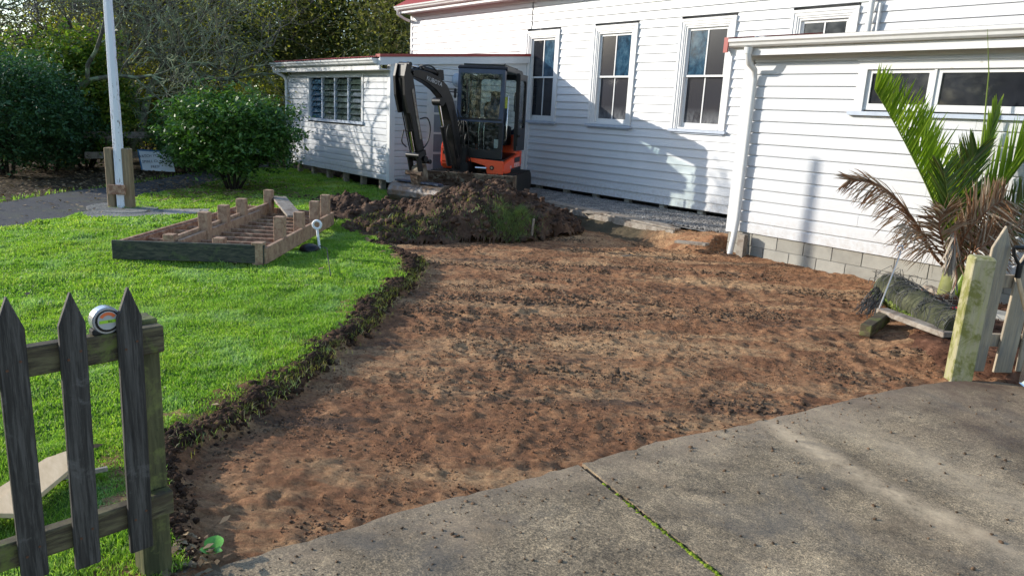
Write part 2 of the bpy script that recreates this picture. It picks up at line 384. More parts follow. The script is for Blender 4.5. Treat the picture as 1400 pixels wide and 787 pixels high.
M['lawn'] = (lambda t: (t.col(t.ramp(t.noise(5, 8, .7), [(.3, (.05, .10, .018)), (.6, (.09, .17, .028)), (.8, (.11, .10, .05))])), t.bump(t.noise(40, 6, .7), .8, .02), t.m)[-1])(NT('lawn_floor', .95, 0, .2))
M['litter'] = (lambda t: (t.col(t.ramp(t.noise(7, 9, .75), [(.3, (.022, .016, .010)), (.55, (.07, .05, .03)), (.75, (.14, .11, .06))])), t.bump(t.noise(30, 8, .7), 1, .03), t.m)[-1])(NT('leaf_litter_floor', .95, 0, .2))
M['asphalt'] = (lambda t: (t.col(t.mix(t.ramp(t.noise(2, 7, .7), [(.5, 0.), (.7, .6)]), t.ramp(t.noise(120, 4, .7), [(.35, (.035, .036, .04)), (.65, (.095, .095, .10))]), (.10, .11, .06))), t.bump(t.noise(120, 4, .7), .6, .006), t.m)[-1])(NT('path_asphalt', .9, 0, .25))
M['conc'] = concrete_mat(); M['pad'] = concrete_mat('pad_concrete', (.13, .14, .14), (.24, .25, .25), False)
M['padlight'] = concrete_mat('clean_concrete', (.30, .29, .27), (.42, .40, .37), False)  # paler copy for the part of the strip outside the pole's shade
M['gravel'] = clod_mat('grey_gravel', (.12, .12, .12), (.24, .235, .23), (.40, .39, .37))
M['mulch'] = clod_mat('bark_mulch', (.030, .014, .008), (.085, .040, .024), (.20, .105, .065))
M['moss'] = clod_mat('moss', (.10, .16, .01), (.20, .28, .02), (.32, .40, .04))
def glass_dark(name, c=(.012, .014, .018), rough=.04, hazy=None):
    t = NT(name, rough, 0, .5); t.col(t.ramp(t.noise(1.8, 4), [(.3, tuple(x * .6 for x in c)), (.7, tuple(x * 1.4 for x in c))]))
    if hazy: t.col(t.mix(t.ramp(t.math('MULTIPLY', t.ramp(t.noise(7, 9, .75, .3, t.pos((1, 1, .4))), [(.36, 0.), (.58, 1.)]), t.ramp(t.math('SUBTRACT', t.sep()[2], 1.80), [(.05, .8), (.36, 0.)])), [(0, 0.), (1, 1.)]), c, hazy))
    t.bump(t.noise(3, 2), .015, .02); return t.m
M['glass'] = glass_dark('window_glass', (.020, .022, .028)); M['glassblue'] = (lambda t: (t.col(t.ramp(t.noise(9, 9, .75, .3, t.pos((1, 1, .7))), [(.35, (.010, .020, .035)), (.5, (.025, .065, .11)), (.72, (.08, .15, .20))])), t.m)[-1])(NT('window_glass_blue', .06, 0, .5))  # blue mottle paints reflected sky and foliage into the pane colour
M['glassfrost'] = glass_dark('window_glass_frosted', (.035, .035, .042), .15, (.22, .23, .24))
M['frost'] = simple('obscure_door_glass', (.22, .25, .29), .25, spec=.6, var=.15, scale=3)
M['louvre'] = glass_dark('louvre_glass', (.045, .065, .055), .06)

def mat_tinted_glass(name, c, tr=.75):
    m = bpy.data.materials.new(name); m.use_nodes = True; n = m.node_tree.nodes; l = m.node_tree.links; n.clear()
    o = n.new('ShaderNodeOutputMaterial'); t = n.new('ShaderNodeBsdfTransparent'); g = n.new('ShaderNodeBsdfGlossy'); mx = n.new('ShaderNodeMixShader')
    d = n.new('ShaderNodeBsdfDiffuse'); mx2 = n.new('ShaderNodeMixShader'); nz = n.new('ShaderNodeTexNoise'); nz.inputs['Scale'].default_value = 9; nz.inputs['Detail'].default_value = 8
    rr = n.new('ShaderNodeValToRGB'); rr.color_ramp.elements[0].position = .5; rr.color_ramp.elements[1].position = .8; rr.color_ramp.elements[1].color = (.35, .35, .35, 1)
    l.new(nz.outputs[0], rr.inputs[0]); l.new(rr.outputs[0], mx2.inputs[0]); d.inputs[0].default_value = (.35, .34, .3, 1)
    t.inputs[0].default_value = (*c, 1); g.inputs[0].default_value = (1, 1, 1, 1); g.inputs['Roughness'].default_value = .03
    f = n.new('ShaderNodeFresnel'); f.inputs[0].default_value = 1.5
    l.new(f.outputs[0], mx.inputs[0]); l.new(t.outputs[0], mx.inputs[1]); l.new(g.outputs[0], mx.inputs[2])
    l.new(mx.outputs[0], mx2.inputs[1]); l.new(d.outputs[0], mx2.inputs[2]); l.new(mx2.outputs[0], o.inputs[0]); return m
M['cabglass'] = mat_tinted_glass('cab_glass', (.84, .90, .88))
M['cabglass_low'] = mat_tinted_glass('lower_cab_glass', (.70, .78, .78))
M['cabblue'] = simple('cab_frame_paint', (.018, .030, .062), .35, spec=.5, var=.25, scale=4)
M['black'] = simple('black_steel', (.007, .007, .008), .42, spec=.35, var=.4, scale=7, bump=.1)
M['boom'] = (lambda t: (t.col(t.mix(t.ramp(t.noise(5, 7, .7), [(.5, 0.), (.8, .6)]), (.005, .0055, .007), (.045, .036, .028))), t.bump(t.noise(20, 4), .1, .003), t.m)[-1])(NT('dusty_boom_paint', .36, 0, .35))
M['rubber'] = simple('rubber', (.018, .017, .016), .8, var=.3)
M['hose'] = simple('hydraulic_hose', (.010, .010, .010), .5)
M['orange'] = (lambda t: (t.col(t.mix(t.ramp(t.noise(4, 7, .7), [(.55, 0.), (.8, .5)]), (.85, .095, .025), (.55, .13, .06))), t.m)[-1])(NT('orange_machine_paint', .35, 0, .5))
M['chrome'] = simple('polished_rod', (.6, .6, .6), .15, metal=1, var=.05, bump=0)
M['greyprint0'] = simple('faded_print', (.45, .45, .45), .5, bump=0, var=.1)
M['whiteprint'] = simple('white_print', (.8, .8, .8), .5, bump=0, var=.02)
M['muddysteel'] = (lambda t: (t.col(t.mix(t.ramp(t.noise(6, 8, .72), [(.42, 0.), (.58, 1.)]), (.15, .145, .14), (.12, .08, .052))), t.bump(t.noise(30, 6, .7), .5, .008), t.m)[-1])(NT('worn_bucket_steel', .5, .35, .5))
M['mudblade'] = (lambda t: (t.col(t.mix(t.ramp(t.noise(5, 8, .72), [(.46, 0.), (.60, 1.)]), (.10, .065, .045), (.26, .215, .155))), t.bump(t.noise(22, 8, .75), 1, .02), t.m)[-1])(NT('mud_caked_steel', .9, 0, .2))
M['bluesteel'] = simple('dark_blue_steel', (.03, .045, .08), .4, var=.3)
M['picket_black'] = wood('weathered_black_picket', (.012, .010, .008), (.045, .039, .033), (.085, .076, .067), grain=(26, 26, 1.4), mossc=(.13, .12, .11), mosst=.64)
M['mossy_rail'] = wood('mossy_rail', (.028, .021, .012), (.075, .055, .030), (.13, .11, .055), grain=(2, 2, 14), mossc=(.12, .14, .03), mosst=.56)
M['mossy_post'] = wood('mossy_post', (.050, .048, .018), (.12, .112, .050), (.035, .038, .014), grain=(14, 14, 1.2), mossc=(.16, .17, .05), mosst=.56)
M['green_post'] = wood('lichened_post', (.28, .25, .155), (.38, .35, .22), (.30, .29, .13), grain=(12, 12, 1.2), mossc=(.16, .16, .04), mosst=.54, bump=.25)
M['pine'] = wood('weathered_pine', (.30, .24, .165), (.42, .35, .25), (.24, .21, .17), grain=(16, 16, 1.3), bump=.25)
M['newpine'] = wood('fresh_pine', (.50, .37, .22), (.62, .48, .31), grain=(3, 12, 12), bump=.15)
M['joist'] = wood('reclaimed_joist', (.16, .075, .045), (.32, .17, .105), (.44, .29, .19), grain=(7, 7, 7), bump=.3)
M['decktrim'] = wood('pale_cut_timber', (.32, .20, .125), (.46, .31, .20), (.24, .135, .085), grain=(6, 6, 6), bump=.25)
M['blackboard'] = wood('mouldy_black_board', (.014, .017, .014), (.045, .050, .040), (.09, .085, .06), grain=(3, 3, 20), mossc=(.08, .10, .04), mosst=.62)
M['greyplank'] = wood('grey_plank', (.22, .19, .155), (.34, .30, .25), (.16, .12, .09), grain=(4, 4, 4))
M['brownpost'] = wood('brown_bracket', (.17, .12, .07), (.30, .22, .13), grain=(14, 14, 1.5))
def pole_mat():
    t = NT('peeling_pole_paint', .5); v = t.pos((1, 1, .22))
    t.col(t.mix(t.ramp(t.noise(16, 8, .75, .3, v), [(.60, 0.), (.615, 1.)]), (.68, .71, .76), (.13, .10, .075))); t.bump(t.noise(16, 8, .75, .3, v), .4, .004); return t.m
M['pole'] = pole_mat()
M['bark_lichen'] = bark('lichened_bark', (.06, .055, .04), (.14, .13, .10), (.22, .26, .15), .45)
M['bark_dark'] = bark('dark_bark', (.018, .014, .011), (.055, .045, .035))
M['twig'] = bark('twig', (.07, .06, .055), (.17, .15, .14), (.24, .25, .18), .5)
M['leaf_camellia'] = leaf_mat('camellia_leaf', [(.022, .062, .018), (.05, .125, .028), (.085, .175, .038), (.13, .22, .07)], .42, .25, .35)
M['leaf_cool'] = leaf_mat('dark_shrub_leaf', [(.024, .062, .030), (.045, .11, .048), (.075, .155, .065)], .42, .25, .35)
M['leaf_bright'] = leaf_mat('broad_shrub_leaf', [(.04, .085, .015), (.09, .16, .022), (.15, .23, .035), (.28, .27, .05)], .45, .35)
M['leaf_willow'] = leaf_mat('yellowing_willow_leaf', [(.10, .11, .022), (.22, .21, .04), (.36, .31, .05), (.13, .15, .04)], .6, .55)
M['leaf_olive'] = leaf_mat('olive_tree_leaf', [(.05, .065, .022), (.11, .12, .042), (.18, .18, .07), (.26, .22, .12)], .6, .4)
M['leaf_dark'] = leaf_mat('evergreen_leaf', [(.03, .055, .024), (.065, .105, .04), (.12, .165, .065)], .5, .35)
M['leaf_dead'] = leaf_mat('fallen_leaf', [(.10, .055, .025), (.19, .12, .06), (.30, .22, .13), (.07, .045, .03)], .7, .1)
M['palm_green'] = leaf_mat('palm_leaflet', [(.12, .20, .014), (.20, .30, .024), (.33, .41, .05)], .35, .4)
M['palm_dark'] = leaf_mat('shaded_palm_leaflet', [(.035, .075, .012), (.065, .12, .018), (.11, .10, .03)], .4, .3)  # darker green to brown leaflets
M['palm_dead'] = leaf_mat('dead_palm_leaflet', [(.12, .06, .03), (.24, .13, .07), (.36, .27, .19), (.42, .36, .29)], .6, .25, trc=(1.2, 1, .8))
M['palm_grey'] = leaf_mat('grey_dead_leaflet', [(.26, .22, .17), (.40, .34, .28), (.50, .44, .37)], .6, .2, trc=(1.1, 1, .9))
M['rachis_dead'] = simple('dead_rachis', (.24, .11, .055), .5); M['rachis_green'] = simple('green_rachis', (.14, .19, .03), .4)
M['palmtrunk'] = simple('palm_trunk', (.16, .17, .05), .6, var=.4)

# ------------------------------------------------------------------ ground
EDGE = [(-2.55, .30), (-2.66, .74), (-3.06, .82), (-3.42, .88), (-3.72, .98), (-3.89, 1.18), (-4.02, 1.42), (-4.43, 1.9), (-4.92, 2.44), (-5.3, 2.79), (-6.07, 3.51), (-6.74, 4.26), (-7.5, 4.85)]
def _rough(P, st=.07):
    P = np.array(P, float); d = np.r_[0, np.cumsum(np.hypot(*np.diff(P, axis=0).T))]; n = int(d[-1] / st); q = np.linspace(0, d[-1], n)
    X, Y = np.interp(q, d, P[:, 0]), np.interp(q, d, P[:, 1]); k = np.clip(q / .5, 0, 1)
    return [(a, b) for a, b in zip(X + k * (.16 * fbm(q, q * 0, 1.3, 4, 2, .6)), Y + k * (.16 * fbm(q, q * 0 + 9, 1.3, 4, 6, .6)))]
EDGE0 = EDGE; EDGE = _rough(EDGE)
DIG = EDGE + [(-8.4, 5.0), (-9.6, 5.4), (-10.6, 6.4), (-11.8, 7.6), (-12.6, 8.8), (-13.2, 10), (-13.25, 11.55), (1.2, 11.5), (1.2, 9.5), (-1.0, 9.38), (-1.2, 6.7), (-1.6, 6.0), (-2.05, 5.0), (-2.3, 3.7), (-2.42, 2.6), (-2.56, 1.2)]
LAWN = EDGE + [(-8.6, 4.95), (-9.7, 5.4), (-10.7, 6.4), (-11.9, 7.5), (-12.9, 8.1), (-18.6, 8.3), (-19.0, 7.3), (-18.5, 6.95), (-17.33, 6.11), (-15.3, 4.38), (-14.29, 3.34), (-13.3, 2.95), (-12.8, 2.5), (-12.4, 2.1), (-11.7, 1.5), (-11.28, .98), (-10.6, .0), (-9.6, -1.5), (-8.4, -3.5), (-2.2, -3.5), (-2.45, -1.0)]
PADS = [tuple(G(a, b, .115)[:2]) for a, b in ((112, 291), (135, 284), (200, 286), (289, 285.5), (285, 291), (225, 295), (125, 297))]
def lawn_z(x, y):
    return .10 + .06 * sst(5.2, 7.8, y) * sst(-11.5, -14.5, x) + .03 * fbm(x, y, .6, 3, 4) + .02 * fbm(x, y, 5, 3, 9)
WALK_A, WALK_B = G(735, 276, .19), G(922, 315, .19); WALK_A.z = WALK_B.z = 0
WD = (WALK_B - WALK_A).normalized()
def dirt_z(x, y):
    z = .012 + .022 * fbm(x, y, .9, 3, 1)
    # scrape streaks left by the bucket, and trodden lumps
    u = (x * .77 - y * .64); w = (x * .64 + y * .77)
    z = z + .026 * fbm(u * 1.7, w * .4, 2.2, 5, 5, .62) + .016 * fbm(x, y, 11, 3, 7) * (.4 + 1.5 * sst(0, .3, fbm(x, y, 1.3, 3, 12)))
    z = z + .030 * np.maximum(0, fbm(x, y, 7.5, 4, 21, .7) - .12) + .012 * fbm(x, y, 17, 3, 41, .75) + .010 * vn(x * 38, y * 38, 3) + .012 * np.maximum(0, vn(x * 30, y * 30, 13) - .15)
    dc = pdist(x, y, [(-2.64, .72), (-2.58, 1.65), (-2.46, 2.63), (-2.28, 3.78), (-2.07, 5.07), (-1.87, 5.95)], False)
    z = z - .012 * sst(.5, .0, dc)
    dl = pdist(x, y, EDGE, False) * np.where(inpoly(x, y, LAWN), -1, 1) + .12 * fbm(x, y, 5, 4, 31, .65); z = np.where(dl < .2, z + (.088 - z * .6) * sst(.19, -.01, dl) + .02 * fbm(x, y, 14, 3, 33), z)
    # hollow in front of the walkway
    sd = -(x - WALK_A.x) * WD.y + (y - WALK_A.y) * WD.x + .05 * fbm(x, y, 4, 3, 90)   # distance behind the timber edging
    z = z - .07 * sst(-1.0, -.3, sd) * sst(-6.3, -7.2, x) + (.15 + .06 * sst(-8.0, -7.2, x)) * sst(-.26 - .2 * sst(-8.0, -7.2, x), .02, sd) * sst(-6.2, -6.35, x)
    # soil banked up by the garden and the gate
    dg = pdist(x, y, [(-2.2, 6.9), (-2.4, 7.6), (-2.4, 8.9), (-1.0, 8.4), (-1.2, 7)], True); z = z + .07 * sst(.65, .0, dg)
    db = 9.39 - y; z = z + .03 * sst(.5, 0, db) * (x > -6.1)
    return z
gm = gridmesh('ground', -160, 160, -160, 160, 8, lambda X, Y: -.22 + 0 * X); tag(link('ground', gm, M['litter']), kind='structure')
def litter_mask(X, Y):
    return ~inpoly(X, Y, [(-11.2, 1.1)] + [(-13.91, 1.25), (-12.5, -1.5), (-10, -6)] + [(-8.4, -3.5), (-10.6, 0)])
wood_floor = gridmesh('woodland_floor', -46, -10.5, -12, 24, .3, lambda X, Y: .055 + .05 * fbm(X, Y, .7, 4, 3) + .06 * sst(5.2, 7.8, Y) * sst(-11.5, -14.5, X) - .2 * sst(-13.4, -11.2, X) * (Y > 1.0) - .25 * (Y > 7.9) * (X > -19.2))
tag(link('woodland_floor', wood_floor, M['litter']), kind='structure')
lm = gridmesh('lawn', -19.2, -2.1, -3.6, 8.4, .05, lawn_z, lambda X, Y: inpoly(X + .03 * vn(X * 7, Y * 7), Y + .03 * vn(X * 7, Y * 7, 5), LAWN) & ~inpoly(X, Y, PADS))
tag(link('lawn', lm, M['lawn']), kind='structure')
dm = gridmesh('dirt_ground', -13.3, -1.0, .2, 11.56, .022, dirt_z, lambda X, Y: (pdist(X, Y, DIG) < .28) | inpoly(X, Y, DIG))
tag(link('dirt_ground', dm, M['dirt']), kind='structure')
PATH = [(-10.6, .0), (-11.28, .98), (-11.69, 1.52), (-12.23, 2.15), (-12.87, 2.89), (-14.29, 3.34), (-15.3, 4.38), (-17.33, 6.11), (-18.56, 7.01), (-20.5, 8.6), (-21.6, 7.9), (-19.22, 6.3), (-18.34, 5.27), (-16.95, 4.12), (-15.81, 3.19), (-15.44, 2.51), (-14.86, 1.97), (-13.91, 1.25), (-12.9, 0), (-11.6, -2), (-9.5, -5), (-7.8, -4.2)]
pm = gridmesh('asphalt_path', -22, -7, -6, 9, .08, lambda X, Y: .102 + .06 * sst(5.2, 7.8, Y) * sst(-11.5, -14.5, X) + .02 * fbm(X, Y, .6, 3, 4), lambda X, Y: inpoly(X + .1 * vn(X * 4, Y * 4), Y, PATH))
tag(link('asphalt_path', pm, M['asphalt']), kind='structure')

# lawn blades
def blades(name, pts, h, w, mat, label=None, lean=.5, parent=None, zf=lawn_z, cat='grass'):
    N = len(pts); a = rng.random(N) * 2 * math.pi; z = zf(pts[:, 0], pts[:, 1]) if zf else pts[:, 2]
    ca, sa = np.cos(a), np.sin(a); b = rng.random(N) * 2 * math.pi; l = h * lean * rng.random(N)
    base = np.stack([pts[:, 0], pts[:, 1], z - .006], 1); wx = np.stack([ca * w / 2, sa * w / 2, 0 * w], 1)
    mid = base + np.stack([np.cos(b) * l * .35, np.sin(b) * l * .35, h * .55], 1)
    tip = base + np.stack([np.cos(b) * l, np.sin(b) * l, h * (1 - .25 * rng.random(N))], 1)
    V = np.stack([base - wx, base + wx, mid + wx * .8, tip, mid - wx * .8], 1).reshape(-1, 3)
    k = np.arange(N)[:, None] * 5; F = np.concatenate([k + np.array([[0, 1, 2, 4]])], 1)
    F3 = k + np.array([[4, 2, 3, 3]])
    me = bpy.data.meshes.new(name); me.vertices.add(len(V)); me.vertices.foreach_set('co', V.astype(np.float32).ravel())
    L = np.concatenate([F, F3[:, :3]], 1).ravel(); me.loops.add(len(L)); me.loops.foreach_set('vertex_index', L.astype(np.int32))
    st = np.stack([np.arange(N) * 7, np.arange(N) * 7 + 4], 1).ravel(); me.polygons.add(2 * N)
    me.polygons.foreach_set('loop_start', st.astype(np.int32)); me.polygons.foreach_set('loop_total', np.tile([4, 3], N).astype(np.int32))
    me.update(calc_edges=True)
    o = link(name, me, mat, parent); o['kind'] = 'stuff'
    if label: o['label'] = label; o['category'] = cat
    return o
def lawn_pts():
    out = []; H = []; W = []
    for d0, d1, dens, h, w in ((0, 4.2, 30000, .034, .0048), (4.2, 7, 16000, .036, .007), (7, 11, 7500, .040, .011), (11, 21, 3000, .05, .020)):
        x0, x1, y0, y1 = -19, -2.2, -3.4, 8.3
        x0 = max(x0, -d1); y1_ = min(y1, d1)
        n = int((x1 - x0) * (y1_ - y0) * dens); p = np.stack([x0 + rng.random(n) * (x1 - x0), y0 + rng.random(n) * (y1_ - y0)], 1)
        r = np.hypot(p[:, 0], p[:, 1]); p = p[(r >= d0) & (r < d1)]
        # only the part of the lawn a viewer near the photograph's place can see
        ang = np.degrees(np.arctan2(p[:, 1], -p[:, 0])); p = p[ang > -16]
        p = p[inpoly(p[:, 0], p[:, 1], LAWN) & ~inpoly(p[:, 0], p[:, 1], PADS)]
        de = pdist(p[:, 0], p[:, 1], EDGE, False)
        bare = fbm(p[:, 0], p[:, 1], 2.4, 3, 40) * .5 + .5 + sst(0, .35, de) * .5 - .25
        dmud = np.hypot((p[:, 0] + 11.7) / 1.7, (p[:, 1] - 6.3) / .55)
        p = p[(rng.random(len(p)) < bare * 1.6 + .05) & ((dmud > 1) | (rng.random(len(p)) < .25))]
        hh = h * (.55 + .6 * rng.random(len(p))) * (1 + .9 * fbm(p[:, 0], p[:, 1], 2.2, 3, 8)) * (1 + .8 * np.maximum(0, fbm(p[:, 0], p[:, 1], 9, 2, 18)))
        out.append(p); H.append(hh); W.append(np.full(len(p), w))
    return np.concatenate(out), np.concatenate(H), np.concatenate(W)
P_, H_, W_ = lawn_pts(); print('grass blades', len(P_))
blades('grass', P_, H_, W_, M['grass'], 'short bright green grass covering the lawn beside the dug ground', .8)
# verge grass along the far side of the path
n = 9000; pv = np.stack([-20 + rng.random(n) * 8, 0 + rng.random(n) * 7.5], 1); FAR = [(-12.9, 0), (-13.91, 1.25), (-14.86, 1.97), (-15.44, 2.51), (-15.81, 3.19), (-16.95, 4.12), (-18.34, 5.27)]
pv = pv[(pdist(pv[:, 0], pv[:, 1], FAR, False) < .3) & ~inpoly(pv[:, 0], pv[:, 1], PATH)]
blades('verge_grass', pv, .05 + .05 * rng.random(len(pv)), np.full(len(pv), .02), M['grass'], 'thin strip of grass along the far side of the dark path', .8, zf=lambda x, y: .07 + 0 * x)
# ragged cut edge of the turf
def along(poly, n):
    P = np.array(poly, float)[:, :2]; d = np.r_[0, np.cumsum(np.hypot(*np.diff(P, axis=0).T))]; s = rng.random(n) * d[-1]
    return np.stack([np.interp(s, d, P[:, 0]), np.interp(s, d, P[:, 1])], 1)
q = along(EDGE[8:] + [(-8.6, 4.95)], 26000); q = q + rng.normal(0, .045, q.shape) + np.array([.04, -.02]); sz = (.004 + .034 * rng.random(len(q)) ** 5) * np.clip(np.hypot(q[:, 0], q[:, 1]) / 4.5 - .25, .35, 1)
zz = dirt_z(q[:, 0], q[:, 1]) + sz * .2
V, F = lumps(np.c_[q, zz], sz, .8); tag(link('turf_edge_soil', mesh('turf_edge_soil', V, F), M['edge']), 'dark ragged soil face where the lawn was cut away', 'soil', kind='stuff')
q = along(EDGE[22:], 6000); q = q + rng.normal(0, .09, q.shape) + np.array([.0, .0])
blades('dry_turf', q, .015 + .04 * rng.random(len(q)), np.full(len(q), .004), M['drygrass'], 'dry torn grass hanging along the cut edge of the lawn', 1.4)
# loose clods on the dug ground
def in_dig(n, x0=-9.5, x1=-1.9, y0=.6, y1=9.3):
    p = np.stack([x0 + rng.random(n) * (x1 - x0), y0 + rng.random(n) * (y1 - y0)], 1); return p[inpoly(p[:, 0], p[:, 1], DIG)]
p = in_dig(150000); k = fbm(p[:, 0], p[:, 1], 1.7, 4, 50) + .5; p = p[rng.random(len(p)) < .6 * np.clip((k - .52) * 2.4, .03, 1) ** 1.2]
sz = .003 + .010 * rng.random(len(p)) ** 4; sz[::150] *= 2.2
V, F = lumps(np.c_[p, dirt_z(p[:, 0], p[:, 1]) + sz * .2], sz, .6); print('clods', len(p))
tag(link('loose_clods', mesh('loose_clods', V, F), M['clod']), 'small crumbly clods strewn over the scraped brown soil', 'soil', kind='stuff')
p = in_dig(230000); k = fbm(p[:, 0], p[:, 1], 3.1, 4, 57) + .5; r_ = np.hypot(p[:, 0], p[:, 1]); p = p[(rng.random(len(p)) < np.clip((k - .30) * 1.6, .08, 1)) & (rng.random(len(p)) < np.clip(7 / r_, 0, 1))]
sz = .004 + .012 * rng.random(len(p)) ** 3; V, F = crumbs(np.c_[p, dirt_z(p[:, 0], p[:, 1]) + sz * .15], sz)
tag(link('soil_crumbs', mesh('soil_crumbs', V, F), M['crumb']), 'fine reddish crumbs of soil covering the scraped ground', 'soil', kind='stuff')
ridges = []
for k in range(26):
    c = in_dig(1)
    while len(c) == 0: c = in_dig(1)
    c = c[0]; L = rnd.uniform(.6, 2.4); n = int(L * 190); t_ = np.linspace(-L / 2, L / 2, n); a = rnd.uniform(-.25, .25); dx, dy = math.cos(R(50) + a), math.sin(R(50) + a); off = .12 * fbm(t_ + k * 3.7, t_ * 0, 1.2, 3)
    ridges.append(np.c_[c[0] + dx * t_ - dy * off, c[1] + dy * t_ + dx * off] + rng.normal(0, .055, (n, 2)) * (1 + 1.5 * np.abs(fbm(t_, t_ * 0 + k, 3, 2)))[:, None])
p = np.concatenate(ridges); p = p[inpoly(p[:, 0], p[:, 1], DIG)]; sz = .005 + .020 * rng.random(len(p)) ** 3.5; V, F = lumps(np.c_[p, dirt_z(p[:, 0], p[:, 1]) + sz * .1], sz, .6)
tag(link('soil_ridges', mesh('soil_ridges', V, F), M['clod']), 'lines of crumbly soil left between the scrapes of the bucket', 'soil', kind='stuff')
# ------------------------------------------------------------------ concrete driveway
CE = [(-2.75, -.6), (-2.64, .72), (-2.62, 1.11), (-2.58, 1.65), (-2.5, 2.2), (-2.46, 2.63)]; CE2 = [(-2.455, 2.66), (-2.4, 3.22), (-2.28, 3.78), (-2.16, 4.43), (-2.07, 5.07), (-1.97, 5.55), (-1.83, 6.02), (-1.62, 6.3), (-1.36, 6.5)]
drive = empty('concrete_driveway', (0, 0, 0)); drive['kind'] = 'structure'
def slab(name, poly, z0, z1, mat, parent=None, chip=0.012):
    # ragged broken edge: subdivide the outline
    pts = []
    for i in range(len(poly)):
        a, b = Vector(poly[i][:2]), Vector(poly[(i + 1) % len(poly)][:2]); L = (b - a).length; n = max(1, int(L / .06)) if L < 3 else max(1, int(L / .3))
        for k in range(n):
            p = a.lerp(b, k / n); pts.append((p.x + rnd.uniform(-chip, chip) * (L < 3), p.y + rnd.uniform(-chip, chip) * (L < 3)))
    mb = MB(); n = len(pts)
    mb.add([(x, y, z0) for x, y in pts] + [(x, y, z1) for x, y in pts], [tuple(range(n, 2 * n))] + [(i, (i + 1) % n, n + (i + 1) % n, n + i) for i in range(n)])
    return mb.build(name, mat, parent)
JD = Vector((1.03, -.22)); j0 = Vector((-2.455, 2.635)); jn = j0 + JD * 9
slab('concrete_slab', CE + [(jn.x, jn.y - .012), (7, -9), (-2.9, -9)], -.08, .05, M['conc'], drive)
slab('concrete_slab', CE2 + [(-1.1, 6.7), (-.9, 9.2), (9, 9.2), (9, jn.y + .012), (jn.x, jn.y + .012)], -.08, .048, M['conc'], drive)
js = np.linspace(0, 2.6, 420) + rng.random(420) * .01; keep = (js > .12) & (rng.random(420) < np.clip(.15 + .85 * sst(.25, .7, js) + .3 * fbm(js, js, 8, 2), 0, 1))
js = js[keep]; mp = np.c_[j0.x + JD.x * js, j0.y + JD.y * js, np.full(len(js), .046)] + np.c_[rng.normal(0, .004, (len(js), 2)), np.zeros(len(js))]
V, F = lumps(mp, .006 + .007 * rng.random(len(js)), .7); tag(link('joint_moss', mesh('joint_moss', V, F), M['moss']), 'bright green moss filling the joint between the driveway slabs', 'moss', kind='stuff')
js = np.linspace(0, 2.6, 500); mp = np.c_[j0.x + JD.x * js, j0.y + JD.y * js, np.full(len(js), .04)] + np.c_[rng.normal(0, .007, (len(js), 2)), np.zeros(len(js))]
q = np.c_[-2.6 + 3.3 * rng.random(9000), -.2 + 6.4 * rng.random(9000)]; q = q[~inpoly(q[:, 0], q[:, 1], DIG)]; de = pdist(q[:, 0], q[:, 1], CE[1:] + CE2, False)
q = q[(q[:, 0] > -2.6) & (rng.random(len(q)) < .10 + .55 * np.exp(-de / .22) + .25 * (fbm(q[:, 0], q[:, 1], 1.5, 3, 60) > .12))]
sz = .0025 + .0085 * rng.random(len(q)) ** 4; V1, F1 = lumps(np.r_[mp, np.c_[q, np.full(len(q), .052)]], np.r_[.004 + .006 * rng.random(len(mp)), sz], .6)
tag(link('scattered_crumbs', mesh('scattered_crumbs', V1, F1), M['clod']), 'soil crumbs and grit scattered across the concrete driveway', 'grit', kind='stuff')
# ------------------------------------------------------------------ spoil heap
HC = (-9.75, 6.9)
def heap_z(x, y):
    # two overlapping mounds stretched across the view
    ax = Vector((.62, .78)).normalized()
    u = (x - HC[0]) * ax.x + (y - HC[1]) * ax.y; w = -(x - HC[0]) * ax.y + (y - HC[1]) * ax.x
    e = lambda uc, wc, ru, rw, h: h * np.clip(1 - ((u - uc) / ru) ** 2 - ((w - wc) / rw) ** 2, 0, 1) ** .62
    z = np.maximum(e(-.95, .15, 1.5, 1.3, .25), np.maximum(e(.45, -.05, 1.35, 1.4, .64), e(1.0, .25, 1.25, 1.05, .46)))
    z = np.maximum(z, e(1.0, 1.0, 1.3, 1.0, .38)); z = np.maximum(z, e(-.6, -1.1, 1.0, .7, .26)); z = np.maximum(z, e(-1.7, .6, .6, .9, .32)); k = sst(0, .12, z)
    return z * (1 + .5 * fbm(x, y, 1.6, 3, 70)) + k * (.16 * fbm(x, y, 3.4, 4, 71, .6) + .11 * (.2 - np.abs(vn(x * 6.5, y * 6.5, 75))) + .07 * (.2 - np.abs(vn(x * 13, y * 13, 77))) + .035 * vn(x * 28, y * 28, 72)) + .02 * k - .07 * (1 - sst(0, .05, z))
heap = link('soil_heap', gridmesh('soil_heap', -12.6, -6.6, 4.0, 9.8, .024, heap_z, lambda X, Y: heap_z(X, Y) > -.068), M['heap'])
tag(heap, 'mound of dark brown dug soil and torn turf beneath the excavator bucket', 'soil heap')
p = np.stack([-12.6 + 6 * rng.random(26000), 4.0 + 5.6 * rng.random(26000)], 1); hz = heap_z(p[:, 0], p[:, 1]); k = (hz > .05) & (rng.random(len(p)) < .55); p = p[k]; hz = hz[k]
sz = .008 + .055 * rng.random(len(p)) ** 4; V, F = lumps(np.c_[p, hz + sz * .05], sz, .8); o = link('clods', mesh('clods', V, F), M['heap'], heap); o['kind'] = 'stuff'
p = np.stack([-12.8 + 6.2 * rng.random(60000), 3.8 + 6 * rng.random(60000)], 1); hz = heap_z(p[:, 0], p[:, 1]); k = (hz > -.03) & inpoly(p[:, 0], p[:, 1], DIG); p = p[k]; hz = np.maximum(hz[k], .02)
sz = .006 + .018 * rng.random(len(p)) ** 3; V, F = crumbs(np.c_[p, hz + sz * .2], sz); o = link('crumbs', mesh('crumbs', V, F), M['heap'], heap); o['kind'] = 'stuff'
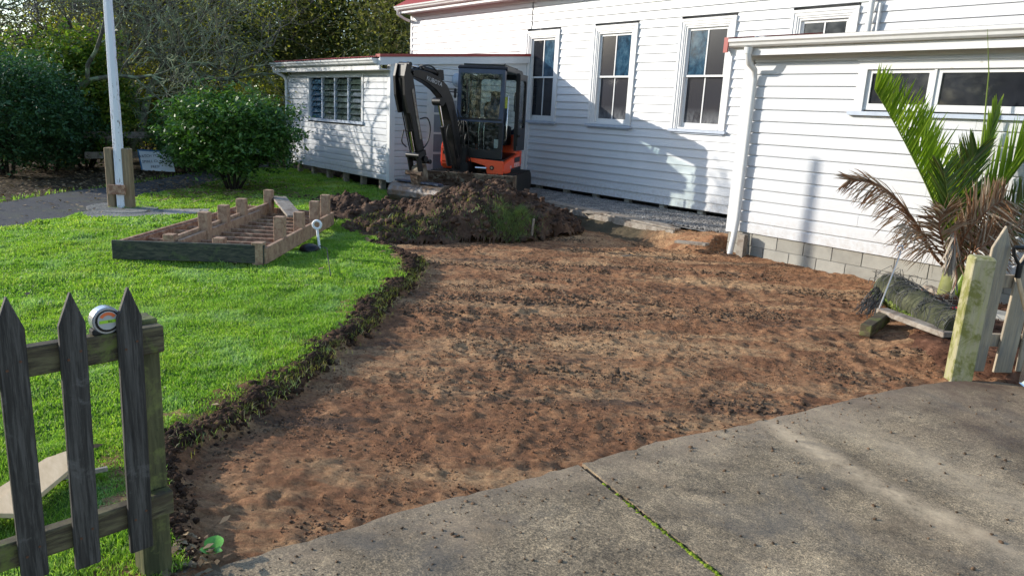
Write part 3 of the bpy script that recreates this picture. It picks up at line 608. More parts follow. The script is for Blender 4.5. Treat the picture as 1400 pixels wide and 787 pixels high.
def fringe(c, r, n, mat, h, nm, w=.012):
    p = np.array(c)[None] + rng.normal(0, 1, (n, 2)) * np.array(r)[None]; p = p[heap_z(p[:, 0], p[:, 1]) > .02]
    o = blades(nm, p, h * (.5 + rng.random(len(p))), np.full(len(p), w), mat, None, 1.6, heap, heap_z); return o
def on_heap(px, py):
    v = ray(px, py); o = np.array([0, 0, CAM_H])
    for t in np.linspace(6, 18, 1200):
        p = o + v * t / math.hypot(v[0], v[1])
        if p[2] < max(0, float(heap_z(np.array(p[0]), np.array(p[1])))): return Vector(p)
    return Vector(p)
g1 = on_heap(702, 300); fringe((g1.x, g1.y), (.13, .24), 3500, M['tuft'], .085, 'upturned_turf', .005)
g1 = on_heap(560, 312); fringe((g1.x, g1.y), (.25, .35), 900, M['drygrass'], .07, 'torn_turf')
g1 = on_heap(500, 300); fringe((g1.x, g1.y), (.25, .25), 300, M['drygrass'], .05, 'torn_turf')
g1 = on_heap(650, 275); fringe((g1.x, g1.y), (.3, .3), 250, M['drygrass'], .06, 'torn_turf')
for k, (px, py, L, tilt, w) in enumerate(((727, 322, .26, .1, .035), (515, 318, .5, 1.45, .022), (780, 318, .18, 1.2, .03), (650, 318, .3, 1.3, .012), (600, 330, .35, 1.4, .014), (830, 352, .4, 1.5, .02))):
    g1 = on_heap(px, py); a = rnd.random() * 6; d = Vector((math.sin(tilt) * math.cos(a), math.sin(tilt) * math.sin(a), math.cos(tilt))); mb = MB(); mb.bar((0, 0, 0), d * L, w, w * .5)
    tag(mb.build('stick', M['greyplank'], None, .002, loc=g1), ['short grey slat standing upright in the front of the soil heap', 'pale split stick lying at the left foot of the soil heap', 'pale wood chip on the right slope of the soil heap', 'thin root poking from the middle of the soil heap front', 'thin stick low on the heap front below the bucket', 'pale stick lying on soil right of the heap'][k], 'stick')
# dark clods lying on the lawn beside the heap
p = np.array([-11.7, 6.3])[None] + rng.normal(0, 1, (900, 2)) * np.array([.75, .24])[None]; sz = .01 + .04 * rng.random(900) ** 2
V, F = lumps(np.c_[p, lawn_z(p[:, 0], p[:, 1]) + .01], sz, .8); tag(link('spilled_soil', mesh('spilled_soil', V, F), M['heap']), 'patch of spilled dark soil on the grass left of the heap', 'soil', kind='stuff')

exec_order = 'setting done'
# ------------------------------------------------------------------ the timber hall
YM, YR, YL, XF = 11.578, 9.39, 7.88, -13.30
hall = empty('timber_hall', (-9, YM, 0), 0, 'long white weatherboard hall with sash windows and two lean-to wings', 'building')
hall_off = Vector((-9, YM, 0))
def hb(mb, name, mat, parent=hall, bevel=0):
    """build a part whose coordinates are given in world space"""
    inv = -hall_off
    mb.v = [v + inv for v in mb.v]; return mb.build(name, mat, parent, bevel)
def boards(dirv, outv, org, s0, s1, z0, z1, pitch, kind, holes=(), joints=.3, mat='white'):
    """weatherboards: dirv along the wall, outv outwards, org a point of the wall line at s=0"""
    dirv, outv, org = Vector(dirv), Vector(outv), Vector(org); z = z0; r = 0
    while z < z1 - .02:
        zt = min(z + pitch, z1)
        if kind == 'bevel': sec = [(0, 0), (.032, 0), (.031, .005), (.007, zt - z), (0, zt - z)]
        else: sec = [(0, 0), (.030, 0), (.032, .003), (.032, zt - z - .030), (.006, zt - z - .006), (.004, zt - z), (0, zt - z)]
        segs = [(s0, s1)]
        for a, b, c, d in holes:
            if c < (z + zt) / 2 < d:
                segs = [q for (p0, p1) in segs for q in ((p0, min(p1, a)), (max(p0, b), p1)) if q[1] - q[0] > .02]
        for p0, p1 in segs:
            cuts = [p0]; t = p0
            if p1 - p0 > 2.4 and rnd.random() < joints: cuts.append(p0 + (p1 - p0) * rnd.uniform(.25, .75))
            cuts.append(p1)
            for a, b in zip(cuts, cuts[1:]):
                g = .0012
                mb = MB(); dz = rnd.uniform(-.001, .001); o2 = rnd.uniform(-.0012, .0012)
                mb.prism([(u + (o2 if u > 0 else 0), v + dz) for u, v in sec], org + dirv * (a + g) + Vector((0, 0, z)), org + dirv * (b - g) + Vector((0, 0, z)), outv, (0, 0, 1))
                hb(mb, 'weatherboard', M[mat])
        z = zt; r += 1
XD, OY = (1, 0, 0), (0, -1, 0)
def wallcore(x0, x1, y0, y1, z0, z1, name='wall'):
    mb = MB(); mb.box(x0, x1, y0, y1, z0, z1); return hb(mb, name, M['white'])
# hall body (a wall of real thickness behind the boards)
wallcore(-18.42, 3.0, YM + .115, YM + .22, .30, 4.52); wallcore(-18.42, -18.28, YM + .14, YM + 8, .3, 4.52); wallcore(2.86, 3.0, YM + .14, YM + 8, .3, 4.52); wallcore(-18.42, 3, YM + 8, YM + 8.14, .3, 4.52)
W = [(-13.45, -12.33), (-11.30, -10.10), (-9.07, -7.87), (-6.83, -5.72)]
boards(XD, OY, (0, YM, 0), XF + .02, 3.0, .30, 4.42, .1585, 'bevel', [(a, b, 1.74, 3.735) for a, b in W])
boards(XD, OY, (0, YM, 0), -18.36, XF - .02, 3.0, 4.42, .1585, 'bevel', [(a, b, 1.74, 3.735) for a, b in W])
mb = MB(); mb.box(-18.45, -18.36, YM - .035, YM + .05, 2.9, 4.42); hb(mb, 'corner_board', M['trim'])
def sash_window(x0, x1, z0, z1, Y, glass=('glass', 'glass', 'glass', 'glass')):
    cw = .125
    mb = MB()
    # moulded casing, stepped
    for a, b, o in ((0, .045, .058), (.045, .095, .046), (.095, cw, .034)):
        mb.box(x0 + a, x0 + b, Y - o, Y + .02, z0, z1 - b); mb.box(x1 - b, x1 - a, Y - o, Y + .02, z0, z1 - b); mb.box(x0 + a, x1 - a, Y - o, Y + .02, z1 - b, z1 - a)
    w = hb(mb, 'window', M['trim'])
    xi0, xi1, zt = x0 + cw, x1 - cw, z1 - cw
    sub = MB(); sub.box(xi0 - .13 - .03, xi1 + .13 + .03, Y - .085, Y + .01, z0 - .055, z0 - .004); sub.box(xi0 - .1, xi1 + .1, Y - .05, Y + .01, z0 - .085, z0 - .057)
    hb(sub, 'window_sill', M['grey_paint'], w)
    fr = MB(); jw = .035
    fr.box(xi0, xi0 + jw, Y - .02, Y + .10, z0, zt); fr.box(xi1 - jw, xi1, Y - .02, Y + .10, z0, zt); fr.box(xi0 + jw, xi1 - jw, Y - .02, Y + .10, zt - jw, zt); fr.box(xi0 + jw, xi1 - jw, Y - .03, Y + .10, z0, z0 + .03)
    hb(fr, 'window_frame', M['trim'], w)
    a0, a1 = xi0 + jw, xi1 - jw; zb, zm = z0 + .03, z0 + .03 + (zt - z0 - jw) * .515; zt -= jw; k = 0
    for (q0, q1, yy, br, tr) in ((zb, zm + .02, .055, .085, .035), (zm - .018, zt, .018, .035, .045)):
        s = MB(); st = .045; xm = (a0 + a1) / 2
        s.box(a0, a0 + st, Y + yy, Y + yy + .035, q0, q1); s.box(a1 - st, a1, Y + yy, Y + yy + .035, q0, q1)
        s.box(a0 + st, a1 - st, Y + yy, Y + yy + .035, q0, q0 + br); s.box(a0 + st, a1 - st, Y + yy, Y + yy + .035, q1 - tr, q1)
        s.box(xm - .012, xm + .012, Y + yy + .002, Y + yy + .033, q0 + br, q1 - tr)
        hb(s, 'sash', M['trim'], w)
        for (p0, p1) in ((a0 + st, xm - .012), (xm + .012, a1 - st)):
            g = MB(); g.box(p0, p1, Y + yy + .015, Y + yy + .019, q0 + br, q1 - tr); hb(g, 'pane', M[glass[k]], w); k += 1
    return w
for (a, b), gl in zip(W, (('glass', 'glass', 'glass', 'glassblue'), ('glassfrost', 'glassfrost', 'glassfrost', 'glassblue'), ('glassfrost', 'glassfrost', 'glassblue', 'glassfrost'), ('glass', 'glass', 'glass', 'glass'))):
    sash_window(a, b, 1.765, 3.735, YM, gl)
mb = MB(); mb.box(-13.28, -13.2, YM - .06, YM, 0.3, 3.15); 
hb(mb, 'corner_board', M['trim'])
# eaves, gutter and roof of the hall
def gutter(x0, x1, y, z, name='gutter', h=.105, d=.12, ends=True):
    sec = [(0, 0), (.055 * d / .12, 0), (.085 * d / .12, .02), (.095 * d / .12, .05), (d, .07), (d + .004, h), (d - .008, h), (d - .012, .075), (.085 * d / .12, .055), (.075 * d / .12, .025), (.05 * d / .12, .008), (.008, .008), (.008, h), (0, h)]
    mb = MB(); mb.prism(sec, (x0, y, z), (x1, y, z), (0, -1, 0), (0, 0, 1))
    if ends:
        e = [(0, 0), (.055 * d / .12, 0), (.085 * d / .12, .02), (.095 * d / .12, .05), (d, .07), (d, h - .002), (0, h - .002)]
        mb.prism(e, (x0 - .003, y, z), (x0 + .001, y, z), (0, -1, 0), (0, 0, 1)); mb.prism(e, (x1, y, z), (x1 + .003, y, z), (0, -1, 0), (0, 0, 1))
    return hb(mb, name, M['gutter'])
mb = MB(); mb.box(-18.55, 3.1, YM - .34, YM - .003, 4.44, 4.455); hb(mb, 'soffit', M['trim'])
mb = MB(); mb.box(-18.55, 3.1, YM - .37, YM - .34, 4.42, 4.60); hb(mb, 'fascia', M['trim'])
gutter(-18.6, 3.1, YM - .372, 4.49)
mb = MB(); mb.box(-18.36, 3, YM - .045, YM - .003, 4.36, 4.44); hb(mb, 'frieze_board', M['trim'])
def corrug(x0, x1, y0, z0, y1, z1, mat, name='roof', pitch=.076, amp=.009, thick=True):
    n = int((x1 - x0) / pitch * 6); xs = np.linspace(x0, x1, n); w = amp * np.sin(xs / pitch * 2 * np.pi)
    V = np.r_[np.c_[xs, np.full(n, y0), z0 + w], np.c_[xs, np.full(n, y1), z1 + w], np.c_[xs, np.full(n, y0), z0 + w - .004], np.c_[xs, np.full(n, y1), z1 + w - .004]]; V = V - np.array(hall_off)
    i = np.arange(n - 1); F = np.r_[np.c_[i, i + 1, i + 1 + n, i + n], np.c_[i + 2 * n, i + 3 * n, i + 1 + 3 * n, i + 1 + 2 * n], np.c_[i, i + 2 * n, i + 1 + 2 * n, i + 1]]
    return link(name, mesh(name, V, F), mat, hall)
corrug(-18.7, 3.15, YM - .44, 4.60, YM + 4.05, 7.1, M['red_roof']); corrug(-18.7, 3.15, YM + 8.6, 4.60, YM + 4.05, 7.1, M['red_roof'])
# rear end gable wall on the left
mb = MB(); mb.prism([(0, 0), (8.14, 0), (4.05, 2.45)], (-18.41, YM, 4.52), (-18.30, YM, 4.52), (0, 1, 0), (0, 0, 1)); hb(mb, 'gable', M['white'])
mb = MB(); mb.tube([(-18.5, YM - .42, 4.49), (-18.5, YM - .42, 4.40), (-18.49, YM - .2, 4.30), (-18.49, YM - .05, 4.26)], .04, 10); hb(mb, 'downpipe_bend', M['gutter'])
# vent pipe on the wall right of the top window
mb = MB(); mb.tube([(-5.52, YM - .10, 3.1), (-5.52, YM - .10, 4.5)], .042, 12); hb(mb, 'vent_pipe', M['gutter'])
mb = MB(); mb.tube([(-5.40, YM - .07, 3.1), (-5.40, YM - .07, 3.74)], .022, 10); hb(mb, 'vent_pipe', M['gutter'])
# piles and dark void under the hall
mb = MB(); mb.box(-13.2, -6.2, YM + .9, YM + 1.0, -.3, .3); mb.box(-18.2, -13.4, YL + 1.2, YL + 1.3, -.1, .36); mb.box(-18.36, -6.15, YM + .13, YM + .9, .25, .30); hb(mb, 'underfloor_framing', M['void'])  # near-black sheets stand in for the unlit space below the floor
for k in range(8):
    mb = MB(); x = -12.9 + k * .92; mb.box(x, x + .12, YM + .03, YM + .15, -.25, .299); hb(mb, 'pile', M['block'])
# ---- left wing
LZ0, LZ1 = .40, 2.62
wallcore(-18.3, XF - .06, YL + .115, YL + .2, LZ0, LZ1); wallcore(XF - .16, XF - .06, YL + .2, YM, LZ0, 2.80); wallcore(-18.3, -18.2, YL + .2, YM, LZ0, LZ1)
mb = MB(); mb.prism([(0, 0), (3.69, 0), (3.69, .33), (0, .0)], (XF - .003, YL + .0, 2.78), (XF - .1, YL + .0, 2.78), (0, 1, 0), (0, 0, 1)); hb(mb, 'wall', M['white'])
boards(XD, OY, (0, YL, 0), -18.2, XF - .09, LZ0 + .0, 2.50, .1315, 'rust', [(-17.10, -14.34, 1.49, 2.60)], .15)
DO = (.86, 2.62)   # door opening along the facade measured from the outer corner
boards((0, 1, 0), (1, 0, 0), (XF, YL, 0), .09, YM - YL - .12, LZ0 - .03, 2.78, .1315, 'rust', [(DO[0], DO[1], .3, 2.30)], .1)
mb = MB(); mb.box(XF - .09, XF + .03, YL - .03, YL + .09, LZ0 - .03, 2.78); hb(mb, 'corner_board', M['trim'])
mb = MB(); mb.box(-18.3, -18.2, YL - .03, YL + .05, LZ0 - .03, 2.5); hb(mb, 'corner_board', M['trim'])
mb = MB(); mb.box(XF - .003, XF + .03, YM - .12, YM - .062, LZ0 - .03, 3.05); hb(mb, 'corner_board', M['trim'])
# raking barge board with red flashing
sl = (3.19 - 2.84) / (11.54 - 7.62)
mb = MB(); mb.prism([(0, -.15), (3.9, -.15 + 3.9 * sl), (3.9, 3.9 * sl), (0, 0)], (XF + .032, 7.60, 2.83), (XF + .06, 7.60, 2.83), (0, 1, 0), (0, 0, 1)); hb(mb, 'barge_board', M['white'])
mb = MB(); mb.prism([(0, 0), (3.92, 3.92 * sl), (3.92, 3.92 * sl + .055), (0, .055)], (XF - .1, 7.59, 2.832), (XF + .075, 7.59, 2.832), (0, 1, 0), (0, 0, 1)); hb(mb, 'roof_flashing', M['red_roof'])
corrug(-18.45, XF - .05, 7.58, 2.845, 11.57, 2.845 + 4 * sl, M['red_roof'])
mb = MB(); mb.box(-18.42, XF + .03, YL - .26, YL - .03, 2.60, 2.615); hb(mb, 'soffit', M['trim'])
mb = MB(); mb.box(-18.42, XF + .03, YL - .28, YL - .255, 2.59, 2.80); hb(mb, 'fascia', M['trim'])
mb = MB(); mb.box(-18.2, XF - .09, YL - .03, YL - .003, 2.50, 2.598); hb(mb, 'frieze_board', M['trim'])
gutter(-18.46, XF - .05, YL - .282, 2.70)
mb = MB(); mb.tube([(-18.36, YL - .34, 2.70), (-18.36, YL - .34, 2.62), (-18.3, YL - .1, 2.50), (-18.25, YL - .07, 2.42), (-18.25, YL - .07, .2)], .038, 10); hb(mb, 'downpipe', M['gutter'])
# louvre window: four bays
mb = MB(); x0, x1, z0, z1 = -17.08, -14.36, 1.55, 2.56
mb.box(x0, x0 + .08, YL - .045, YL + .03, z0, z1); mb.box(x1 - .08, x1, YL - .045, YL + .03, z0, z1); mb.box(x0 + .08, x1 - .08, YL - .045, YL + .03, z1 - .09, z1)
lw = hb(mb, 'louvre_window', M['trim'])
mb = MB(); mb.box(x0 - .04, x1 + .04, YL - .08, YL + .02, z0 - .06, z0 - .002); hb(mb, 'window_sill', M['grey_paint'], lw)
bw = (x1 - x0 - .16) / 4
for k in range(5):
    mb = MB(); xx = x0 + .08 + k * bw; mb.box(xx - .022, xx + .022, YL - .02, YL + .05, z0, z1 - .09); hb(mb, 'mullion', M['grey_paint'], lw)
mb = MB(); mb.box(x0 + .08, x1 - .08, YL + .085, YL + .09, z0, z1 - .09); hb(mb, 'dark_interior', M['void'], lw)  # dark sheet stands in for the unlit room behind the louvres
for k in range(4):
    for j in range(7):
        zc = z0 + .07 + j * .128; mb = MB(); a = x0 + .08 + k * bw + .024; b = a + bw - .048
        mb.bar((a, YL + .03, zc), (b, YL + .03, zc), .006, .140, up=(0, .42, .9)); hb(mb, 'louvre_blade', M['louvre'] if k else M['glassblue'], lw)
# glazed double door on the shaded facade
d0, d1 = YL + DO[0], YL + DO[1]; mb = MB(); fx = XF + .03
mb.box(XF - .03, fx, d0, d0 + .09, .36, 2.30); mb.box(XF - .03, fx, d1 - .09, d1, .36, 2.30); mb.box(XF - .03, fx, d0 + .09, d1 - .09, 2.20, 2.30)
dr = hb(mb, 'double_door', M['trim'])
for k in range(2):
    a = d0 + .095 + k * (d1 - d0 - .18) / 2; b = a + (d1 - d0 - .20) / 2; mb = MB()
    rails = [.38, .52, .92, 1.34, 1.75, 2.19]
    mb.box(XF - .02, XF + .012, a, a + .10, .38, 2.19); mb.box(XF - .02, XF + .012, b - .10, b, .38, 2.19)
    for z, w in ((.38, .2), (.95, .05), (1.37, .045), (1.78, .045), (2.09, .1)): mb.box(XF - .02, XF + .010, a + .10, b - .10, z, z + w)
    hb(mb, 'door_leaf', M['trim'], dr)
    for z0_, z1_ in ((.58, .95), (1.0, 1.37), (1.415, 1.78), (1.825, 2.09)):
        g = MB(); g.box(XF - .006, XF - .001, a + .10, b - .10, z0_, z1_); hb(g, 'pane', M['frost'], dr)
mb = MB(); mb.tube([(XF + .03, YL + 1.6, 2.40), (XF + .03, YL + 1.6, 2.46)], [.001, .001], 6); 
mb = MB()
for k in range(10):
    pass
mb.add(*(lambda n=14, r=.15: ([(XF + .03 + .09 * math.cos(t) , YL + 1.62 + r * math.sin(a) * math.sin(t), 2.52 + r * math.cos(a) * math.sin(t)) for t in (math.pi / 2, math.pi / 3, .3) for a in [2 * math.pi * i / n for i in range(n)]],
      [(j * n + i, j * n + (i + 1) % n, (j + 1) * n + (i + 1) % n, (j + 1) * n + i) for j in range(2) for i in range(n)] + [tuple(range(2 * n, 3 * n))]))(), smooth=True)
hb(mb, 'round_light', M['grey_paint'])
for k in range(6):
    x = -17.9 + k * .82; mb = MB(); mb.box(x, x + .11, YL + .04, YL + .15, .0, .398); hb(mb, 'pile', M['greyplank'])
for k in range(4):
    y = YL + .7 + k * .8; mb = MB(); mb.box(XF - .14, XF - .03, y, y + .11, -.2, .398); hb(mb, 'pile', M['greyplank'])
# ---- right wing
RX0, RX1, RZ0, RZ1 = -6.16, 1.0, .375, 2.84
wallcore(RX0 + .03, RX1, YR + .075, YR + .16, RZ0, RZ1); wallcore(RX0 + .023, RX0 + .12, YR + .17, YM - .03, RZ0, 3.1)
RWh = (-4.53, -1.0, 2.10, 2.71)
boards(XD, OY, (0, YR, 0), RX0 + .15, RX1, RZ0, 2.80, .157, 'rust', [RWh], .5)
boards((0, 1, 0), (-1, 0, 0), (RX0 + .02, YR, 0), .1, YM - YR - .06, RZ0, 3.1, .157, 'rust', (), .1)
mb = MB(); mb.box(RX0, RX0 + .12, YR - .034, YR + .08, RZ0 - .03, 2.81); hb(mb, 'corner_board', M['trim'])
mb = MB(); mb.box(RX0 - .1, RX1, YR - .24, YR - .03, 2.825, 2.84); hb(mb, 'soffit', M['trim'])
mb = MB(); mb.box(RX0 - .12, RX1, YR - .262, YR - .238, 2.80, 2.995); hb(mb, 'fascia', M['trim'])
mb = MB(); mb.box(RX0 + .12, RX1, YR - .05, YR - .003, 2.765, 2.823); hb(mb, 'frieze_board', M['trim'])
gutter(RX0 - .08, RX1, YR - .264, 2.905, h=.11)
corrug(RX0 - .14, RX1, YR - .33, 3.018, YM, 3.34, M['corr'])
mb = MB(); mb.prism([(-.33, -.14), (2.18, .18), (2.18, .36), (-.33, .03)], (RX0 - .155, YR, 2.99), (RX0 - .125, YR, 2.99), (0, 1, 0), (0, 0, 1)); hb(mb, 'barge_board', M['trim'])
mb = MB(); mb.prism([(-.345, -.15), (-.325, -.15), (-.325, .035), (2.18, .365), (2.18, .385), (-.345, .05)], (RX0 - .175, YR, 2.99), (RX0 - .11, YR, 2.99), (0, 1, 0), (0, 0, 1)); hb(mb, 'roof_flashing', M['red_roof'])
dpx = RX0 + .21
mb = MB(); mb.tube([(dpx, YR - .32, 2.90), (dpx, YR - .32, 2.80), (dpx, YR - .27, 2.70), (dpx, YR - .12, 2.62), (dpx, YR - .095, 2.5), (dpx, YR - .095, .55), (dpx - .01, YR - .12, .25), (dpx - .02, YR - .15, .02)], .042, 14); hb(mb, 'downpipe', M['gutter'])
mb = MB(); mb.tube([(dpx, YR - .32, 2.815), (dpx, YR - .32, 2.90)], [.05, .06], 14); mb.tube([(dpx, YR - .095, 1.28), (dpx, YR - .095, 1.34)], .047, 14); hb(mb, 'pipe_socket', M['gutter'])
# high window of two wide bays plus one beyond the frame
x0, x1, z0, z1 = -4.53, -1.0, 2.115, 2.71; mb = MB()
mb.box(x0, x0 + .11, YR - .045, YR + .02, z0, z1); mb.box(x1 - .11, x1, YR - .045, YR + .02, z0, z1); mb.box(x0 + .11, x1 - .11, YR - .045, YR + .02, z1 - .095, z1); mb.box(x0 - .02, x1 + .02, YR - .06, YR + .0, z1 + .001, z1 + .016)
rw = hb(mb, 'high_window', M['trim'])
mb = MB(); mb.box(x0 - .05, x1 + .05, YR - .09, YR + .02, z0 - .05, z0 - .002); hb(mb, 'window_sill', M['grey_paint'], rw)
bays = [(-4.42, -3.65), (-3.62, -2.35), (-2.32, -1.11)]
for a, b in bays:
    s = MB(); st = .055; q0, q1 = z0 + .02, z1 - .10; yy = YR - .012
    s.box(a, a + st, yy, yy + .04, q0, q1); s.box(b - st, b, yy, yy + .04, q0, q1); s.box(a + st, b - st, yy, yy + .04, q0, q0 + .075); s.box(a + st, b - st, yy, yy + .04, q1 - .04, q1)
    hb(s, 'sash', M['trim'], rw); g = MB(); g.box(a + st, b - st, yy + .018, yy + .022, q0 + .075, q1 - .04); hb(g, 'pane', M['glass'], rw)
for xx in (-3.635, -2.335):
    s = MB(); s.box(xx - .015, xx + .015, YR - .03, YR + .05, z0, z1 - .097); hb(s, 'mullion', M['trim'], rw)
# block base: two courses with raked joints
mb = MB(); mb.box(RX0 + .04, RX1, YR + .012, YR + .14, -.3, RZ0 - .001); mb.box(RX0 + .04, RX0 + .16, YR + .14, YM, -.3, RZ0 - .001); hb(mb, 'mortar_bed', M['mortar'])
proto = {}
def blockmesh(L):
    k = round(L, 3)
    if k not in proto:
        m_ = MB(); m_.box(0, L - .008, 0, .1, 0, .184); o = m_.build('block', M['block'], hall, .004); proto[k] = o.data; return o
    o = bpy.data.objects.new('block', proto[k]); C.objects.link(o); o.parent = hall; return o
for course, z in ((0, .0 - .004), (1, .187)):
    x = RX0 + .03 + (0 if course else .2 - .2)
    first = True
    while x < RX1:
        L = .2 if (first and course == 0) else .4; first = False
        o = blockmesh(L); o.location = Vector((x, YR + rnd.uniform(-.002, .001), z)) - hall_off; x += L
for z in (-.004, .187):
    for k in range(5):
        o = blockmesh(.4); o.rotation_euler = (0, 0, R(90)); o.location = Vector((RX0 + .128, YR + .104 + k * .4, z)) - hall_off
mb = MB(); mb.box(RX0 + .04, RX1, YR - .05, YR + .02, -.2, .028); hb(mb, 'footing', M['block'])
# timber stub standing at the foot of the downpipe
mb = MB(); mb.box(-.055, .055, -.05, .05, -.1, .36); tag(mb.build('timber_stub', M['greyplank'], None, .004, loc=(-5.79, YR - .14, 0)), 'short grey timber stub standing beside the foot of the white downpipe', 'post')
# ---- gravel strip and timber walkway by the hall
ga, gb = WALK_A - WD * 2.2, WALK_B + WD * .1; GR = [(-13.2, 11.62), (-13.2, min(11.5, ga.y)), (ga.x, ga.y), (gb.x, gb.y), (-6.9, gb.y + .35), (-6.12, gb.y + .7), (-6.12, 11.62)]
tag(link('gravel_strip', gridmesh('gravel_strip', -13.2, -6.1, 9.9, 12.6, .05, lambda X, Y: .20 + .012 * vn(X * 14, Y * 14) + .02 * fbm(X, Y, 2, 2), lambda X, Y: inpoly(X, Y, [(-13.2, 12.6)] + GR[1:6] + [(-6.12, 12.6)])), M['gravel']), kind='structure')
q = np.c_[-13 + 6.9 * rng.random(22000), 10 + 1.8 * rng.random(22000)]; q = q[inpoly(q[:, 0], q[:, 1], GR)]
V, F = lumps(np.c_[q, np.full(len(q), .208)], .010 + .012 * rng.random(len(q)), .7); tag(link('gravel', mesh('gravel', V, F), M['gravel']), 'loose grey gravel between the hall wall and the timber edging', 'gravel', kind='stuff')
dW = (WALK_B - WALK_A).normalized(); nW = Vector((-dW.y, dW.x, 0))
wk = empty('timber_edging', WALK_A + Vector((0, 0, .11)), 0, 'long low weathered timber edging with two laid planks before the gravel', 'edging')
mb = MB(); mb.bar(Vector((0, 0, .03)), dW * (WALK_B - WALK_A).length + Vector((0, 0, .03)), .045, .10); mb.build('edge_board', M['greyplank'], wk, .003)
for k in range(2):
    mb = MB(); o = nW * (.10 + k * .15); mb.bar(o + Vector((0, 0, .095)), o + dW * ((WALK_B - WALK_A).length - .02 - k * .3) + Vector((0, 0, .095)), .14, .03); mb.build('plank', M['greyplank'], wk, .003)
for k, (px, py, L, a, lb) in enumerate([(815, 296, .55, .2, 'pale short offcut plank lying on soil at the left end of the edging'), (905, 313, .5, -.35, 'broken brown plank end on the soil near the right end of the edging'), (945, 338, .5, .15, 'flat pale slab of timber lying in soil left of the block corner')]):
    c = G(px, py, .10 if k else .14); d = Vector((math.cos(a + .0), math.sin(a), 0)); mb = MB(); mb.bar(-d * L / 2, d * L / 2 + Vector((0, 0, .03)), .13, .035)
    tag(mb.build('plank', M['greyplank'] if k != 1 else M['joist'], None, .003, loc=c + Vector((0, 0, .05))), lb, 'plank')
# ------------------------------------------------------------------ excavator
EXC = (-11.97, 9.42); FW = Vector((.605, -.79, 0)).normalized(); EZ = .25
ex = empty('mini_excavator', (EXC[0], EXC[1], EZ), math.atan2(FW.y, FW.x), 'orange and black mini excavator with glazed cab standing behind the soil heap', 'excavator')
# local frame: +x forward, +y to the machine's left, z up
def eb(mb, name, mat, parent=ex, bevel=0, seg=2): return mb.build(name, M[mat], parent, bevel, seg=seg)
for side in (-1, 1):
    yc = side * .68 - .12; sec = []
    for k in range(9):
        a = math.pi / 2 + math.pi * k / 8; sec.append((-.82 + .22 * math.cos(a), .23 + .22 * math.sin(a)))
    for k in range(9):
        a = -math.pi / 2 + math.pi * k / 8; sec.append((.82 + .22 * math.cos(a), .23 + .22 * math.sin(a)))
    mb = MB(); mb.prism(sec, (0, yc - .15, 0), (0, yc + .15, 0), (1, 0, 0), (0, 0, 1)); tr = eb(mb, 'track', 'rubber')
    mb = MB()
    for k in range(24):
        x = -.82 + 1.64 * (k % 12) / 11; z = .015 if k < 12 else .445; mb.box(x - .025, x + .025, yc - .152, yc + .152, z - .03, z + .03)
    o = eb(mb, 'track_lugs', 'rubber', tr); o['kind'] = 'stuff'
mb = MB(); mb.box(-.6, .7, -.65, .42, .2, .42); mb.tube([(0, -.12, .4), (0, -.12, .52)], .36, 20); eb(mb, 'undercarriage', 'mudblade', bevel=.02)
# dozer blade with its arms
bl = [(0, 0), (.05, .02), (.015, .12), (0, .24), (.02, .35), (.06, .43), (.02, .44), (-.03, .34), (-.05, .22), (-.03, .1)]
mb = MB(); mb.prism(bl, (1.32, -.97, .06), (1.32, .86, .06), (1, 0, 0), (0, 0, 1)); mb.box(1.24, 1.40, -.985, -.955, .05, .50); mb.box(1.24, 1.40, .845, .875, .05, .50); bd = eb(mb, 'dozer_blade', 'mudblade')
mb = MB(); mb.bar((.6, -.5, .25), (1.3, -.5, .25), .12, .12); mb.bar((.6, .3, .25), (1.3, .3, .25), .12, .12); eb(mb, 'blade_arm', 'black', bd)
V, F = lumps(np.c_[1.33 + .05 * rng.random(500), -.95 + 1.8 * rng.random(500), .12 + .40 * rng.random(500) ** 1.5], .008 + .022 * rng.random(500) ** 2, .8); o = link('caked_mud', mesh('caked_mud', V, F), M['heap'], bd); o['kind'] = 'stuff'
# turntable house: orange skirt, black deck and counterweight
def skirt(y0, y1, x0, x1, z0, z1, r=.16): 
    pts = []
    for cx, cy, a0 in ((x1 - r, y1 - r, 0), (x0 + r, y1 - r, 90), (x0 + r, y0 + r, 180), (x1 - r, y0 + r, 270)):
        for k in range(5):
            a = R(a0 + 22.5 * k); pts.append((cx + r * math.cos(a), cy + r * math.sin(a)))
    mb = MB(); mb.prism(pts, (0, 0, z0), (0, 0, z1), (1, 0, 0), (0, 1, 0)); return mb
mb = skirt(-.86, .54, -.82, .35, .46, .56); eb(mb, 'deck', 'black', bevel=.01)
# side and front cover, wedge shaped as seen from the side
mb = MB(); mb.prism([(-.70, .50), (-.62, .47), (.60, .47), (.86, .50), (.86, .66), (.60, .70), (-.70, .86)], (0, .37, 0), (0, .53, 0), (1, 0, 0), (0, 0, 1)); sc = eb(mb, 'side_cover', 'orange', bevel=.015)
mb = MB(); mb.prism([(-.20, .70), (.16, .62), (.20, .47), (.52, .47), (.52, .72), (-.20, .755)], (.84, 0, 0), (.885, 0, 0), (0, 1, 0), (0, 0, 1)); eb(mb, 'front_cover', 'orange', bevel=.01)
mb = MB(); mb.tube([(.885, .30, .59), (.905, .30, .59)], .042, 14); fl = eb(mb, 'front_lamp', 'black'); mb = MB(); mb.tube([(.90, .30, .59), (.912, .30, .59)], .022, 12); eb(mb, 'lens', 'chrome', fl)
mb = skirt(-.86, .53, -.86, -.40, .56, 1.20, .14); eb(mb, 'engine_cover', 'orange', bevel=.02)
mb = MB(); mb.prism([(-.40, .50), (.48, .50), (.56, .62), (.55, .92), (.40, 1.12), (-.40, 1.20)], (0, -.86, 0), (0, -.46, 0), (1, 0, 0), (0, 0, 1)); rc = eb(mb, 'right_cover', 'orange', bevel=.03)
